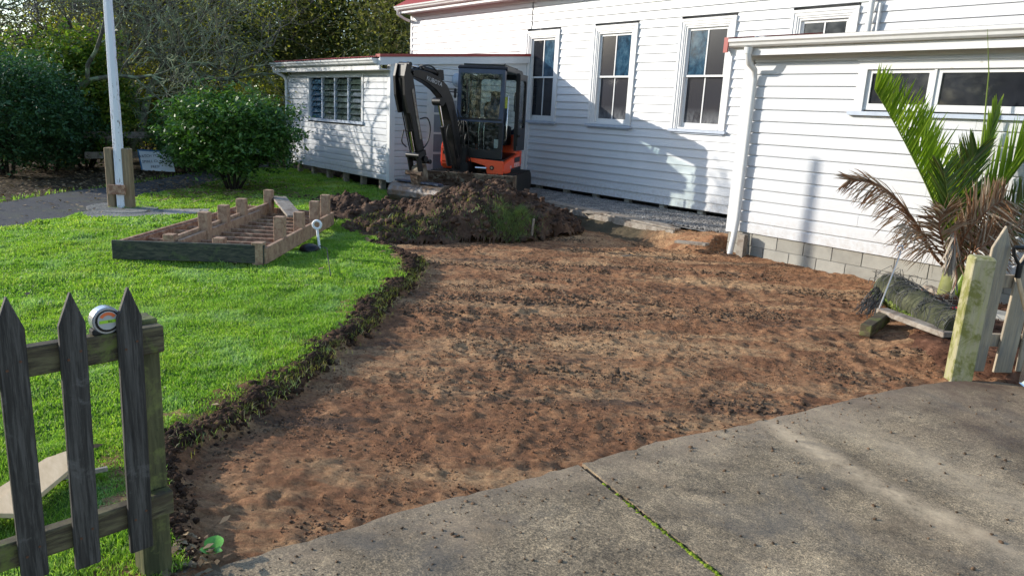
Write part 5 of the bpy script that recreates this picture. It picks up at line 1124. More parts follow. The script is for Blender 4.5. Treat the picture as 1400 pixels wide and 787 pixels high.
# white plastic pipe bend behind the pickets
wp = G(1392, 452, .08); mb = MB(); mb.tube([(0, 0, -.1), (0, 0, .42), (.02, .03, .52), (.07, .09, .56), (.2, .25, .57)], .05, 14)
tag(mb.build('drain_pipe', M['gutter'], None, loc=(wp.x - .05, wp.y + .6, 0)), 'bent white plastic drain pipe behind the pale pickets', 'pipe')
mb = MB(); mb.box(-.25, .25, -.15, .15, -.05, .13); tag(mb.build('stone_block', M['block'], None, .03, loc=(wp.x - .25, wp.y + .3, .03)), 'pale rounded stone lying in the garden behind the pale pickets', 'stone')

# fresh palings and a thin stick lying behind the left fence
for k, (px, py, L, a, w, lb) in enumerate([(22, 668, .75, 100, .14, 'fresh pine paling lying on the grass, hidden end left of the first picket'), (62, 655, .62, 84, .14, 'fresh pointed pine paling lying on the grass between the two left pickets')]):
    c = G(px, py, .17); d = Vector((math.cos(R(a)), math.sin(R(a)), 0)); d = Vector((-.78, .62, 0)) if k else Vector((-.70, .71, 0)); s_ = Vector((-d.y, d.x, 0)); mb = MB()
    pts = [(-L / 2, -w / 2), (L / 2 - .1, -w / 2), (L / 2, 0), (L / 2 - .1, w / 2), (-L / 2, w / 2)]
    mb.prism(pts, (0, 0, 0), (0, 0, .022), d, s_); tag(mb.build('paling', M['newpine'], None, .002, loc=(c.x, c.y, .155 + .01 * k)), lb, 'paling')
a, b = G(70, 655, .16), G(147, 640, .16); mb = MB(); mb.bar((0, 0, 0), b - a, .02, .02); tag(mb.build('thin_stake', M['greyplank'], None, .002, loc=a), 'thin grey stake lying flat on the grass beside the fresh palings', 'stake')

# ------------------------------------------------------------------ flagpole
pb = Vector((-12.72, 2.72, .11))
fp = empty('flagpole', pb, 0, 'tall white flagpole with peeling paint held between two brown posts', 'flagpole')
mb = MB(); mb.tube([(0, 0, .28), (0, 0, 2.2), (0, 0, 3.6), (0, 0, 4.8)], [.080, .072, .060, .05], 8, smooth=False); mb.build('pole', M['pole'], fp)
mb = MB(); mb.tube([(0, 0, .0), (0, 0, .29)], .078, 8, smooth=False); mb.build('pole_foot', M['pole'], fp)
rt = Vector((.64, .767, 0)); 
for k, s in enumerate((-1, 1)):
    mb = MB(); o = rt * (.135 * s) + Vector((-.02, 0, 0)); mb.bar(o + Vector((0, 0, 0)), o + Vector((0, 0, .93)), .11, .14, up=Vector((-.767, .64, 0))); mb.build('side_post', M['brownpost'], fp, .012)
mb = MB(); o = Vector((.767, -.64, 0)) * .125; mb.bar(o - rt * .13 + Vector((0, 0, .30)), o + rt * .13 + Vector((0, 0, .30)), .03, .15); mb.build('cross_block', M['joist'], fp, .006)
PADSB = [(p[0], p[1]) for p in PADS]
pad = MB(); n = 20; cc = Vector((-12.7, 2.72))
slab('concrete_pad', [(cc.x + .58 * math.cos(a) * 1.1, cc.y + .50 * math.sin(a)) for a in [2 * math.pi * k / 18 for k in range(18)]], 0, .125, M['pad']); bpy.data.objects['concrete_pad']['kind'] = 'structure'
slab('concrete_strip', [tuple(G(a, b, .115)[:2]) for a, b in ((112, 291), (130, 285), (180, 286), (224, 286), (222, 295), (125, 297))], 0, .117, M['pad']); bpy.data.objects['concrete_strip']['kind'] = 'structure'  # left part of the strip: the pole's shade is put into the colour
slab('pale_concrete_strip', [tuple(G(a, b, .115)[:2]) for a, b in ((224.5, 286), (289, 285.5), (285, 291), (222.5, 295))], 0, .119, M['padlight']); bpy.data.objects['pale_concrete_strip']['kind'] = 'structure'

# ------------------------------------------------------------------ anchor peg in the lawn
rp = G(437, 340, .10)
pg = empty('ground_anchor', rp, 0, 'white eye bolt standing in the grass between deck frame and soil', 'anchor')
mb = MB(); mb.tube([(0, 0, 0), (-.02, -.02, .24)], .016, 10); mb.build('shaft', M['whiteprint'], pg)
mb = MB(); ring = [Vector((-.022, -.022, .30)) + (rt * math.cos(a) + Vector((0, 0, 1)) * math.sin(a)) * .05 for a in [2 * math.pi * k / 16 for k in range(17)]]; mb.tube(ring, .016, 8, caps=False); mb.build('eye', M['whiteprint'], pg)
c = G(431, 342, .1); mb = MB(); mb.add(*blob((0, 0, .0), (.13, .13, .08), 14, 8, .02), smooth=True); tag(mb.build('black_cap', M['boom'], None, loc=(c.x - .05, c.y - .05, .10)), 'dark domed cap lying in the grass at the foot of the white eye bolt', 'cap')
c2 = G(452, 385, .12); mb = MB(); mb.tube([(0, 0, 0), (.3, -.05, .02), (c2 - rp) + Vector((0, 0, .02))], .006, 6); tag(mb.build('cord', M['hose'], None, loc=rp + Vector((0, 0, .04))), 'thin dark cord trailing from the white eye bolt over the grass', 'cord')

# ------------------------------------------------------------------ rail fence and sign at the back of the path
r0, r1 = G(120, 236, .1), G(300, 229, .1)
r0 = Vector((-19.6, 4.0, 0)); r1 = Vector((-20.6, 8.2, 0)); dd_ = (r1 - r0).normalized()
bf = empty('rail_fence', r0, 0, 'low grey timber rail fence beyond the path behind the blue sign', 'fence')
for k in range(3): mb = MB(); p = dd_ * (k * 2.0); mb.bar(p + Vector((0, 0, -.1)), p + Vector((0, 0, 1.0)), .12, .12, up=dd_); mb.build('post', M['greyplank'], bf)
for z in (.45, .92): mb = MB(); nn = Vector((dd_.y, -dd_.x, 0)) * .08; mb.bar(nn - dd_ * .6 + Vector((0, 0, z)), nn + dd_ * 4.6 + Vector((0, 0, z)), .04, .15); mb.build('rail', M['greyplank'], bf)
sp = G(214, 235, .12); sp = Vector((-18.95, 4.85, .12)); sg = empty('warning_sign', sp, 0, 'small white sign with blue border and dark lettering leaning by the bush', 'sign')
sx = Vector((.64, .767, 0)); sx.normalize(); sy = (Vector((0, 0, 1)) + Vector((-.76, .64, 0)) * .12 - sx * .22).normalized(); sz_ = sx.cross(sy).normalized()
M['signblue'] = simple('sign_blue', (.04, .16, .34), .4, bump=0); M['signwhite'] = simple('sign_white', (.72, .78, .84), .4, bump=0, var=.04); M['ink'] = simple('dark_print', (.02, .03, .07), .5, bump=0)
def sgn(u0, u1, v0, v1, t0, t1, name, mat): mb = MB(); mb.add([sx * u + sy * v + sz_ * t for t in (t0, t1) for u, v in ((u0, v0), (u1, v0), (u1, v1), (u0, v1))], [(3, 2, 1, 0), (4, 5, 6, 7), (0, 1, 5, 4), (1, 2, 6, 5), (2, 3, 7, 6), (3, 0, 4, 7)]); return mb.build(name, M[mat], sg)
sgn(-.36, .44, 0, .50, -.012, 0, 'board', 'signblue'); sgn(-.325, .44, 0, .465, .0, .003, 'face', 'signwhite')
for k, s in enumerate(('WATCH YOUR SPEED', 'SMALL CHILDREN', 'PRESENT')):
    t = text(s, .085, 'ink', sg, (0, 0, 0), (0, 0, 0), ext=.001); mm = Matrix((sx, sy, sz_)).transposed().to_4x4(); mm.translation = sx * .06 + sy * (.37 - k * .13) + sz_ * .005; t.matrix_local = mm

# ------------------------------------------------------------------ garden bed by the gate
BED = [(-1.62, 6.35), (-2.05, 6.3), (-2.45, 6.55), (-2.75, 7.05), (-2.95, 7.7), (-3.25, 8.5), (-3.1, 9.37), (1.5, 9.37), (1.5, 6.9), (-.9, 6.8), (-1.3, 6.55)]
def bed_z(x, y):
    return .135 + .05 * fbm(x, y, 3, 4, 80) + .02 * vn(x * 24, y * 24, 3) - .17 * sst(.3, .0, pdist(x, y, BED))
tag(link('garden_bed', gridmesh('garden_bed', -3.4, 1.6, 6.0, 9.38, .035, bed_z, lambda X, Y: inpoly(X, Y, BED)), M['mulch']), kind='structure')
q = np.c_[-3.3 + 3.2 * rng.random(9000), 6.2 + 3.1 * rng.random(9000)]; q = q[inpoly(q[:, 0], q[:, 1], BED)]
V, F = scatter([(-.5, -.1, 0), (.5, -.12, 0), (.5, .1, .02), (-.5, .12, .02)], [(0, 1, 2, 3)], np.c_[q, bed_z(q[:, 0], q[:, 1]) + .012], .018 + .04 * rng.random(len(q)) ** 2, rotm(len(q), .5))
tag(link('bark_chips', mesh('bark_chips', V, F), M['mulch']), 'brown bark chips and dry scraps covering the garden bed by the palm', 'bark mulch', kind='stuff')
# rolled netting with moss: lumpy roll
ra, rb = G(1222, 398, .25), G(1312, 455, .22); ra = Vector((-3.30, 8.25, .20)); rb = Vector((-2.15, 7.05, .18))
mb = MB(); pts = [ra.lerp(rb, k / 14) + Vector((rnd.uniform(-.02, .02), rnd.uniform(-.02, .02), .02 * math.sin(k))) - ra for k in range(15)]; mb.tube(pts, [.16 + rnd.uniform(-.02, .02) for _ in pts], 14)
M['rollmoss'] = clod_mat('mossy_roll', (.025, .03, .018), (.07, .075, .045), (.16, .17, .10))
rl = mb.build('netting_roll', M['rollmoss'], None, loc=ra); tag(rl, 'mossy roll of old grey netting lying on the mulch left of the palm', 'netting roll')
mb = MB()
for k in range(170):
    t = rnd.random() * 1.08 - .06; a0 = rnd.uniform(-.6, 3.6); c = ra.lerp(rb, t) - ra; dx = (rb - ra).normalized(); e1 = dx.cross(Vector((0, 0, 1))).normalized(); r_ = .165 + rnd.random() * .03; P = []
    for j in range(6):
        a = a0 + j * rnd.uniform(.15, .4); P.append(c + dx * (j * rnd.uniform(-.03, .03)) + e1 * (math.cos(a) * r_) + Vector((0, 0, math.sin(a) * r_ * (1 + (rnd.random() < .1) * .5))))
    mb.tube(P, .0028, 4, caps=False, smooth=False)
M['netwire'] = simple('netting_strand', (.06, .06, .058), .5); o = mb.build('strands', M['netwire'], rl); o['kind'] = 'stuff'
q = np.array([tuple(ra.lerp(rb, t)) for t in rng.random(5200)]); a = rng.random(len(q)) * math.pi * 1.2 + math.pi * .75
e1 = np.array((rb - ra).normalized().cross(Vector((0, 0, 1)))); nr = e1[None] * np.cos(a)[:, None] + np.array([0, 0, 1])[None] * np.sin(a)[:, None]; q2 = q + e1[None] * (.165 * np.cos(a + math.pi * .0))[:, None] * 1 + np.c_[np.zeros((len(q), 2)), .15 * np.sin(a)]
V, F = lumps(q2 - np.array(ra), .006 + .012 * rng.random(len(q)), 1); M['mossleaf'] = clod_mat('moss_tuft', (.05, .075, .015), (.11, .15, .03), (.20, .22, .08)); o = link('moss_tufts', mesh('moss_tufts', V, F), M['mossleaf'], rl); o['kind'] = 'stuff'
# netting spilled down at its end
mb = MB(); e_ = G(1195, 440, .08) - G(1222, 398, .2)
for k in range(60):
    P = []; x = rnd.uniform(-.1, .1)
    for j in range(6): t = j / 5; P.append(Vector((x + rnd.uniform(-.03, .03), rnd.uniform(-.03, .03), .0)) + Vector((.12, -.75, -.10)) * t * rnd.uniform(.7, 1) + Vector((0, 0, .10 * (1 - t) + rnd.uniform(0, .05))))
    mb.tube(P, .003, 4, caps=False, smooth=False)
tag(mb.build('loose_netting', M['netwire'], None, loc=(ra.x + .02, ra.y - .1, .12)), 'tangled grey netting spilling forward from the end of the mossy roll', 'netting')
def plank(a, b, w, h, mat, lb, cat='sleeper', name='timber_sleeper'):
    a, b = Vector(a), Vector(b); mb = MB(); mb.bar((0, 0, 0), b - a, w, h); return tag(mb.build(name, M[mat], None, .006, loc=a), lb, cat)
a, b = G(1205, 424, .17), G(1298, 458, .17); plank(a, b, .13, .05, 'greyplank', 'long pale weathered board lying slanted on the mulch below the netting roll')
a, b = G(1183, 452, .09), G(1210, 432, .12); plank(a, b, .10, .11, 'mossy_rail', 'short dark timber block at the corner of the bed by the metal rod')
a, b = G(1268, 392, .12), G(1300, 412, .1); plank(a, b + Vector((0, 0, .02)), .1, .05, 'greyplank', 'short board lying by the palm trunk near the wall')
a = G(1195, 440, .05); b = WP(1233, 340, (a.x, a.y), (.64, .767)); mb = MB(); d = b - a; rp_ = [Vector((0, 0, 0)), d * .97, d * .985 + Vector((-.03, -.02, -.01)), d + Vector((-.03, -.03, .02)), d + Vector((0, 0, .03)), d * .99 + Vector((.01, .01, .0))]
mb.tube(rp_, .008, 8); M['galv'] = simple('galvanised_rod', (.55, .55, .56), .35, metal=.6, bump=0); tag(mb.build('metal_rod', M['galv'], None, loc=a), 'thin galvanised steel rod with hooked top leaning over the corner of the bed', 'rod')
M['redscrap'] = simple('red_scrap', (.6, .05, .04), .5); a = G(1293, 436, .2); mb = MB(); mb.tube([(0, 0, 0), (.06, .03, .02), (.12, .02, .0)], .012, 6); tag(mb.build('red_ribbon', M['redscrap'], None, loc=a + Vector((0, 0, .1))), 'small scrap of red ribbon on the mossy roll beside the lichened post', 'ribbon')
print('part 3 done')
# ------------------------------------------------------------------ trees and shrubs
def seg_mesh(name, segs, n=5):
    S = np.array([(*a, *b, r0, r1) for a, b, r0, r1 in segs]); A, B, r0, r1 = S[:, :3], S[:, 3:6], S[:, 6], S[:, 7]
    d = B - A; d /= np.linalg.norm(d, axis=1)[:, None] + 1e-9; h = np.where(np.abs(d[:, 2:3]) > .9, np.array([[1., 0, 0]]), np.array([[0., 0, 1]]))
    u = np.cross(d, h); u /= np.linalg.norm(u, axis=1)[:, None]; w = np.cross(d, u); V = []
    for P, r in ((A - d * r0[:, None] * .3, r0), (B + d * r1[:, None] * .3, r1)):
        for k in range(n): a = 2 * math.pi * k / n; V.append(P + (u * math.cos(a) + w * math.sin(a)) * r[:, None])
    V = np.stack(V, 1); N = len(S); i = np.arange(n); F = np.stack([i, (i + 1) % n, (i + 1) % n + n, i + n], 1)[None] + (np.arange(N) * 2 * n)[:, None, None]
    return mesh(name, V.reshape(-1, 3), F.reshape(-1, 4), True)
def grow(p, d, L, r, lv, out, ends, spread=.7, split=(2, 3), up=.12, wig=.22, ratio=.72, rr=.62, minr=.004, droop=0., nseg=4):
    p = Vector(p); d = Vector(d).normalized(); s = L / nseg; r0 = r
    for k in range(nseg):
        d = (d + Vector((rnd.gauss(0, wig), rnd.gauss(0, wig), rnd.gauss(0, wig) + up - droop))).normalized(); q = p + d * s; r1 = r * (1 - .10)
        out.append((tuple(p), tuple(q), max(r, minr), max(r1, minr))); p = q; r = r1
        if lv > 0 and k >= 1 and rnd.random() < .55:
            ax = d.cross(Vector((rnd.gauss(0, 1), rnd.gauss(0, 1), rnd.gauss(0, 1)))).normalized(); e = (d * math.cos(spread) + ax * math.sin(spread)).normalized()
            grow(p, e, L * ratio * rnd.uniform(.6, 1), r * .55, lv - 1, out, ends, spread, split, up, wig, ratio, rr, minr, droop, nseg)
    if lv <= 0: ends.append((tuple(p), tuple(d))); return
    for k in range(rnd.randint(*split)):
        ax = d.cross(Vector((rnd.gauss(0, 1), rnd.gauss(0, 1), rnd.gauss(0, 1)))).normalized(); a = spread * rnd.uniform(.5, 1.15)
        grow(p, (d * math.cos(a) + ax * math.sin(a)), L * ratio * rnd.uniform(.75, 1.1), r * rr * rnd.uniform(.85, 1.15), lv - 1, out, ends, spread, split, up, wig, ratio, rr, minr, droop, nseg)
def leafcloud(name, P, size, mat, parent, tilt=1.3, kind=True):
    V, F = scatter(LEAF_V, LEAF_F, P, size, rotm(len(P), tilt)); o = link(name, mesh(name, V, F), mat, parent)
    return o
def at(px, d, z=0.):
    v = ray(px, 150); k = d / math.hypot(v[0], v[1]); return Vector((v[0] * k, v[1] * k, z))
GD0 = .06
def tree(px, d, h, lab, leafmat, nleaf, lsize, spreadc=.55, lv=4, name='tree', barkm='bark_dark', lean=(0, 0), r=.16, trunk=.35, droop=0, up=.10, seed=0, group=None, spread=.62, wig=.2, minr=.006, cat='tree', pos=None, low=0.0):
    rnd.seed(seed + 100); p = pos or at(px, d, GD0); t = empty(name, p, 0, lab, cat, group); out, ends = [], []
    L = h * trunk
    grow((0, 0, -.1), (lean[0], lean[1], 1), L, r, lv, out, ends, spread, (2, 3), up, wig, .74, .66, minr, droop)
    V = np.array([e[0] for e in ends]); zmax = V[:, 2].max(); k = h / zmax
    out = [(tuple(np.array(a) * k), tuple(np.array(b) * k), r0, r1) for a, b, r0, r1 in out]; V = V * k
    link('trunk', seg_mesh('trunk', out), M[barkm], t)
    if nleaf:
        # also along thin branches so the crown is filled, lower down as well
        thin = np.array([b for a, b, r0, r1 in out if r1 < r * .30]); src = np.r_[V, thin]; 
        i = rng.integers(0, len(src), nleaf); P = src[i] + rng.normal(0, spreadc, (nleaf, 3)) * np.array([1, 1, .8])
        if droop or low: P[:, 2] -= rng.random(nleaf) ** 2 * low
        P = P[P[:, 2] > .1]; leafcloud('crown', P, lsize * (.6 + .8 * rng.random(len(P))), M[leafmat], t)
    return t
def bush(p, rx, ry, h, lab, leafmat, nleaf, lsize, name='shrub', seed=0, stems=6, z0=.25, group=None, inner=True, shell=.80, lump=.16):
    rnd.seed(seed); t = empty(name, p, 0, lab, 'shrub', group); segs, ends = [], []
    for k in range(stems):
        a = 2 * math.pi * k / stems + rnd.random(); grow((.06 * math.cos(a), .06 * math.sin(a), -.1), (math.cos(a) * .7, math.sin(a) * .7, 1), h * .34, .035, 2, segs, ends, .6, (2, 3), .1, .2, .8, .6, .004)
    link('stems', seg_mesh('stems', segs), M['bark_dark'], t)
    n = nleaf; th = rng.random(n) * 2 * np.pi; cz = rng.random(n) * 2 - 1; sn = np.sqrt(1 - cz * cz)
    lumpf = 1 + lump * 2 * fbm(th * 1.6 + cz * 2.3, cz * 2.5 - th * .3, 1.7, 3, seed) + .07 * vn(th * 9, cz * 9, seed)
    rr_ = (shell + (1 - shell) * rng.random(n)) * lumpf; deep = rng.random(n) < .25; rr_ = np.where(deep, rr_ * (.55 + .45 * rng.random(n)), rr_)
    P = np.c_[rx * rr_ * sn * np.cos(th), ry * rr_ * sn * np.sin(th), z0 + (h - z0) * (.5 + .5 * cz * rr_) + 0 * th]
    # a few shoots standing proud
    k = rng.random(n) < .06; P[k] += np.c_[P[k, 0] * .10, P[k, 1] * .10, .12 * rng.random(k.sum())]
    P = P[P[:, 2] > .04]; leafcloud('foliage', P, lsize * (.6 + .7 * rng.random(len(P))), M[leafmat], t); return t
b1 = Vector((-14.95, 5.25, .12))
bush(b1, 1.30, 1.30, 1.92, 'large dense glossy dark green bush on the lawn left of the wing', 'leaf_camellia', 27000, .095, 'camellia_bush', 3, 8, .28, shell=.6, lump=.32)
bush(at(-2, 18.9, .08), 1.75, 1.7, 2.55, 'dark blue green shrub at the left edge beyond the path', 'leaf_cool', 34000, .09, 'dark_shrub', 5, 8, .15, shell=.66, lump=.26)
bush(at(64, 20.2, .08), 1.2, 1.3, 2.0, 'low dark shrub just right of the dark blue green shrub', 'leaf_cool', 15000, .08, 'dark_shrub', 6, 6, .1)
bush(at(114, 20.6, .08), 1.1, 1.2, 3.3, 'tall bright green broad leaved shrub left of the flagpole', 'leaf_bright', 17000, .13, 'broad_leaf_shrub', 7, 7, .1, lump=.3, shell=.55)
bush(at(28, 21.5, .08), 1.4, 1.3, 3.0, 'bright green climbing shrub rising behind the dark blue green shrub', 'leaf_bright', 15000, .11, 'broad_leaf_shrub', 9, 7, .1, lump=.35, shell=.5)
bush(at(150, 23, .08), 1.0, 1.0, 2.0, 'small dark shrub behind the flagpole', 'leaf_camellia', 9000, .09, 'dark_shrub', 12, 6, .1)
bush(at(262, 19.6, .08), 1.1, 1.0, 1.65, 'low dark glossy shrub behind the blue bordered sign', 'leaf_camellia', 11000, .075, 'dark_shrub', 14, 6, .1)
# bare lichened trees
def bare(px, d, h, lab, seed, lean=(0, 0), r=.15, lv=5, trunk=.26, barkm='bark_lichen', **k):
    return tree(px, d, h, lab, 'leaf_willow', k.pop('nleaf', 0), .07, .3, lv, 'bare_tree', barkm, lean, r, trunk, seed=seed, **k)
bare(88, 20.5, 5.6, 'bare lichened tree rising behind the bright broad leaved shrub', 21, (-.3, -.2), .13, 5, .28, wig=.26, spread=.7, up=.05)
bare(22, 23.5, 6.0, 'bare grey tree with sweeping branches at the left edge', 22, (.1, .5), .15, 5, .28, wig=.24, spread=.75, up=.02)
bare(160, 22.5, 5.8, 'pale lichened bare tree directly behind the flagpole', 23, (.1, .3), .14, 4, .28, wig=.28, spread=.75, up=.0, nleaf=1500)
bare(215, 25.5, 6.6, 'bare spreading tree with drooping lichened limbs right of the flagpole', 24, (.35, .35), .15, 4, .26, wig=.25, spread=.8, up=-.02, nleaf=2600)
bare(268, 28, 8., 'dark thick trunked bare tree behind the big bush', 25, (-.1, -.1), .36, 5, .26, 'bark_dark', wig=.22, spread=.7, up=.02)
bare(330, 27, 7.2, 'bare grey twiggy tree left of the wing gutter', 26, (.1, .2), .15, 4, .26, 'twig', nleaf=2500, wig=.28, spread=.75, up=.0)
bare(50, 27, 7, 'second bare tree farther back at the left', 27, (.0, .2), .16, 4, .26, 'twig', wig=.28, spread=.75, up=.02)
bare(118, 24, 6.4, 'fine twigged bare tree between the left shrubs and the flagpole', 44, (-.1, .1), .12, 5, .28, 'twig', wig=.26, spread=.7, up=.04)
bare(-5, 25, 6.5, 'grey bare tree standing behind the dark blue green shrub', 45, (.1, .3), .13, 5, .28, wig=.26, spread=.75, up=.02)
bare(485, 27, 7.6, 'slim pale forked tree above the wing roof', 28, (.25, .3), .10, 3, .4, 'bark_lichen', wig=.12, spread=.45, up=.1)
# leafy trees
tree(175, 33, 7.2, 'yellowing willow glowing behind the flagpole', 'leaf_willow', 16000, .15, .55, 4, 'willow_tree', seed=31, low=2.2, trunk=.3)
tree(235, 31, 6.6, 'yellow green willow behind the blue bordered sign', 'leaf_willow', 15000, .14, .5, 4, 'willow_tree', seed=32, low=2.4, trunk=.3)
tree(330, 34, 7.5, 'olive brown weeping tree left above the wing roof end', 'leaf_willow', 13000, .14, .6, 4, 'willow_tree', seed=33, low=2.4, trunk=.3)
tree(395, 31, 9.5, 'dense olive tree above the far end of the wing gutter', 'leaf_olive', 34000, .15, .65, 4, 'olive_green_tree', seed=34, low=3.5, trunk=.26)
tree(455, 33, 10.5, 'tall dense dark green tree above the middle of the wing roof', 'leaf_dark', 34000, .15, .7, 4, 'evergreen_tree', seed=35, low=4, trunk=.26)
tree(530, 30, 10.5, 'dense olive tree beside the hall gutter corner', 'leaf_olive', 36000, .14, .7, 4, 'olive_green_tree', seed=36, low=4, trunk=.26)
tree(600, 36, 11, 'dark evergreen tree hidden largely behind the hall corner', 'leaf_dark', 22000, .16, .8, 4, 'evergreen_tree', seed=37, low=4, trunk=.26)
tree(90, 38, 5.2, 'dark evergreen tree far behind the bare trees at the left', 'leaf_dark', 8000, .17, .8, 4, 'evergreen_tree', seed=38, low=4, trunk=.26)
tree(10, 36, 5., 'olive tree far behind at the left edge of the view', 'leaf_olive', 8000, .17, .8, 4, 'olive_green_tree', seed=39, low=4, trunk=.26)
tree(300, 42, 8.5, 'dark evergreen tree far behind the big bush', 'leaf_dark', 12000, .19, .9, 4, 'evergreen_tree', seed=41, low=4, trunk=.26)
bush(at(196, 24.5, .06), 1.9, 1.5, 3.1, 'yellow green weeping thicket behind the rail fence and sign', 'leaf_willow', 15000, .11, 'willow_thicket', 52, 7, .2, lump=.4, shell=.45)
bush(at(345, 26, .06), 1.6, 1.5, 2.9, 'yellow green shrub glowing just left of the wing end', 'leaf_willow', 8000, .12, 'willow_thicket', 53, 7, .2, lump=.4, shell=.45)
# far wood closing the view
def belt(name, cx0, cx1, d, hgt, n, mat, lab, size=.34):
    px = cx0 + (cx1 - cx0) * rng.random(n); P = np.array([tuple(at(x, d + 7 * rng.random())) for x in px]); hh = hgt * (.72 + .55 * (vn(px / 26., px * 0, 3) + .5)); P[:, 2] = hh * rng.random(n) ** .8
    o = leafcloud(name, P, size * (.6 + .8 * rng.random(n)), M[mat], None, 1.4); return tag(o, lab, 'woodland', kind='stuff')
belt('far_woodland', 300, 640, 47, 6.5, 22000, 'leaf_dark', 'dark mass of far woodland behind the trees above the wing roof')
belt('far_hedgerow', -260, 320, 47, 4.0, 18000, 'leaf_dark', 'dark mass of far woodland behind all the trees at the left')
belt('far_undergrowth', -200, 420, 38, 2.4, 16000, 'leaf_olive', 'low tangled undergrowth in front of the far woodland', .22)
# trees standing left of the viewer, mirrored in the hall windows
for k, (x, y, h) in enumerate([(-39, -20, 8.5), (-33, -25, 8.5), (-26, -28, 8.5), (-10, -31, 8.5), (-46, -12, 8.5)]):
    tree(0, 0, h, ['dense tree behind the viewer, farthest left but one', 'dense tree behind the viewer left of the drive', 'dense tree straight behind the viewer', 'dense tree behind the viewer right of the drive', 'dense tree far left behind the viewer'][k], 'leaf_dark', 12000, .40, 1.1, 3, 'evergreen_tree', seed=60 + k, low=3.5, trunk=.3, pos=Vector((x, y, 0)))
n = 42000; a = R(183) + (R(292) - R(183)) * rng.random(n); rr_ = 43 + 6 * rng.random(n); P = np.c_[rr_ * np.cos(a), rr_ * np.sin(a), (7.5 + 3 * fbm(a * 14, a * 0, 1, 3)) * rng.random(n) ** .8]
tag(leafcloud('woodland_behind', P, .5 * (.6 + .8 * rng.random(n)), M['leaf_dark'], None, 1.4), 'dark woodland behind the viewer, mirrored in the hall windows', 'woodland', kind='stuff')
# fallen leaves
q = np.c_[-19 + 16.5 * rng.random(1500), -2.5 + 10 * rng.random(1500)]; q = q[inpoly(q[:, 0], q[:, 1], LAWN) & (np.hypot(q[:, 0], q[:, 1]) > 2.4)]; d_ = np.hypot(q[:, 0], q[:, 1]); q = q[rng.random(len(q)) < .12 + .5 * (d_ > 12)]
V, F = scatter(LEAF_V, LEAF_F, np.c_[q, lawn_z(q[:, 0], q[:, 1]) + .05], .05 + .06 * rng.random(len(q)), rotm(len(q), .6))
tag(link('fallen_leaves', mesh('fallen_leaves', V, F), M['leaf_dead']), 'brown fallen leaves scattered singly over the lawn', 'leaves', kind='stuff')
q = np.c_[-20.5 + 9 * rng.random(7000), .3 + 7.5 * rng.random(7000)]; inp = inpoly(q[:, 0], q[:, 1], PATH); inl = inpoly(q[:, 0], q[:, 1], LAWN); keep = (~inl & ~inp) | (inp & (rng.random(len(q)) < .13)); q = q[keep]
V, F = scatter(LEAF_V, LEAF_F, np.c_[q, .115 + .06 * sst(5.2, 7.8, q[:, 1]) * sst(-11.5, -14.5, q[:, 0]) + .015 * rng.random(len(q))], .05 + .06 * rng.random(len(q)), rotm(len(q), .5))
tag(link('leaf_litter', mesh('leaf_litter', V, F), M['leaf_dead']), 'dead leaves lying thickly under the shrubs and along the path', 'leaves', kind='stuff')
q = np.array([-15.0, 5.0]) + rng.normal(0, 1, (2200, 2)) * np.array([1.3, .9]); V, F = scatter(LEAF_V, LEAF_F, np.c_[q, lawn_z(q[:, 0], q[:, 1]) + .04], .05 + .05 * rng.random(len(q)), rotm(len(q), .5))
tag(link('leaves_under_bush', mesh('leaves_under_bush', V, F), M['leaf_dead']), 'brown leaves lying in a patch under the large glossy bush', 'leaves', kind='stuff')
# debris and weeds at the foot of the left post
q = np.array([-2.72, .70]) + rng.normal(0, 1, (160, 2)) * np.array([.10, .08]); V, F = scatter(LEAF_V, LEAF_F, np.c_[q, .085 + .02 * rng.random(len(q))], .02 + .05 * rng.random(len(q)) ** 2, rotm(len(q), .5))
tag(link('leaf_scraps', mesh('leaf_scraps', V, F), M['leaf_dead']), 'dry leaf scraps gathered at the foot of the left fence post', 'leaves', kind='stuff')
c = G(290, 757, .08); wd = empty('weed', c, .4, 'single bright green broad weed leaf at the corner of the driveway', 'weed'); M['weed'] = simple('weed_leaf', (.10, .30, .04), .4, var=.3, scale=30)
for k, (a, L) in enumerate(((2.2, .10), (3.6, .06), (.5, .05))):
    d = Vector((math.cos(a), math.sin(a), .7)).normalized(); s_ = Vector((-math.sin(a), math.cos(a), 0)); P = []; n = 6
    for j in range(n + 1):
        t = j / n; w = L * .38 * math.sin(math.pi * min(1, t * .85 + .12)); c_ = d * L * t - Vector((0, 0, L * .25 * t * t)); P += [c_ - s_ * w + Vector((0, 0, w * .3)), c_, c_ + s_ * w + Vector((0, 0, w * .3))]
    mb = MB(); mb.add(P, [(3 * j + i, 3 * j + i + 1, 3 * j + i + 4, 3 * j + i + 3) for j in range(n) for i in (0, 1)], smooth=True); mb.build('leaf', M['weed'], wd)

# ------------------------------------------------------------------ nikau palm
PB = Vector((-2.92, 8.95, .08))
pal = empty('nikau_palm', PB, 0, 'young palm with green and dead brown fronds against the right wing wall', 'palm')
RT = Vector((.64, .767, 0)).normalized(); TW = Vector((.74, -.66, 0)).normalized(); UPV = Vector((0, 0, 1))   # right as seen, towards the viewer, up
mb = MB(); mb.tube([(0, 0, -.1), (0, 0, .15), (.0, .0, .38), (0, 0, .60)], [.13, .12, .095, .06], 12); mb.build('trunk', M['palmtrunk'], pal)
mb = MB(); mb.tube([TW * .06 + Vector((0, 0, .05)), TW * .10 + RT * .06 + Vector((0, 0, .2)), TW * .08 + RT * .09 + Vector((0, 0, .38))], [.05, .075, .03], 10); mb.build('crownshaft', M['palm_green'], pal)
def pp(px, py, dep=0.0):
    """point near the palm: on the upright plane through the palm facing the viewer, shifted dep metres towards the viewer"""
    P0 = PB + TW * dep; return WP(px, py, (P0.x, P0.y), (RT.x, RT.y)) - PB
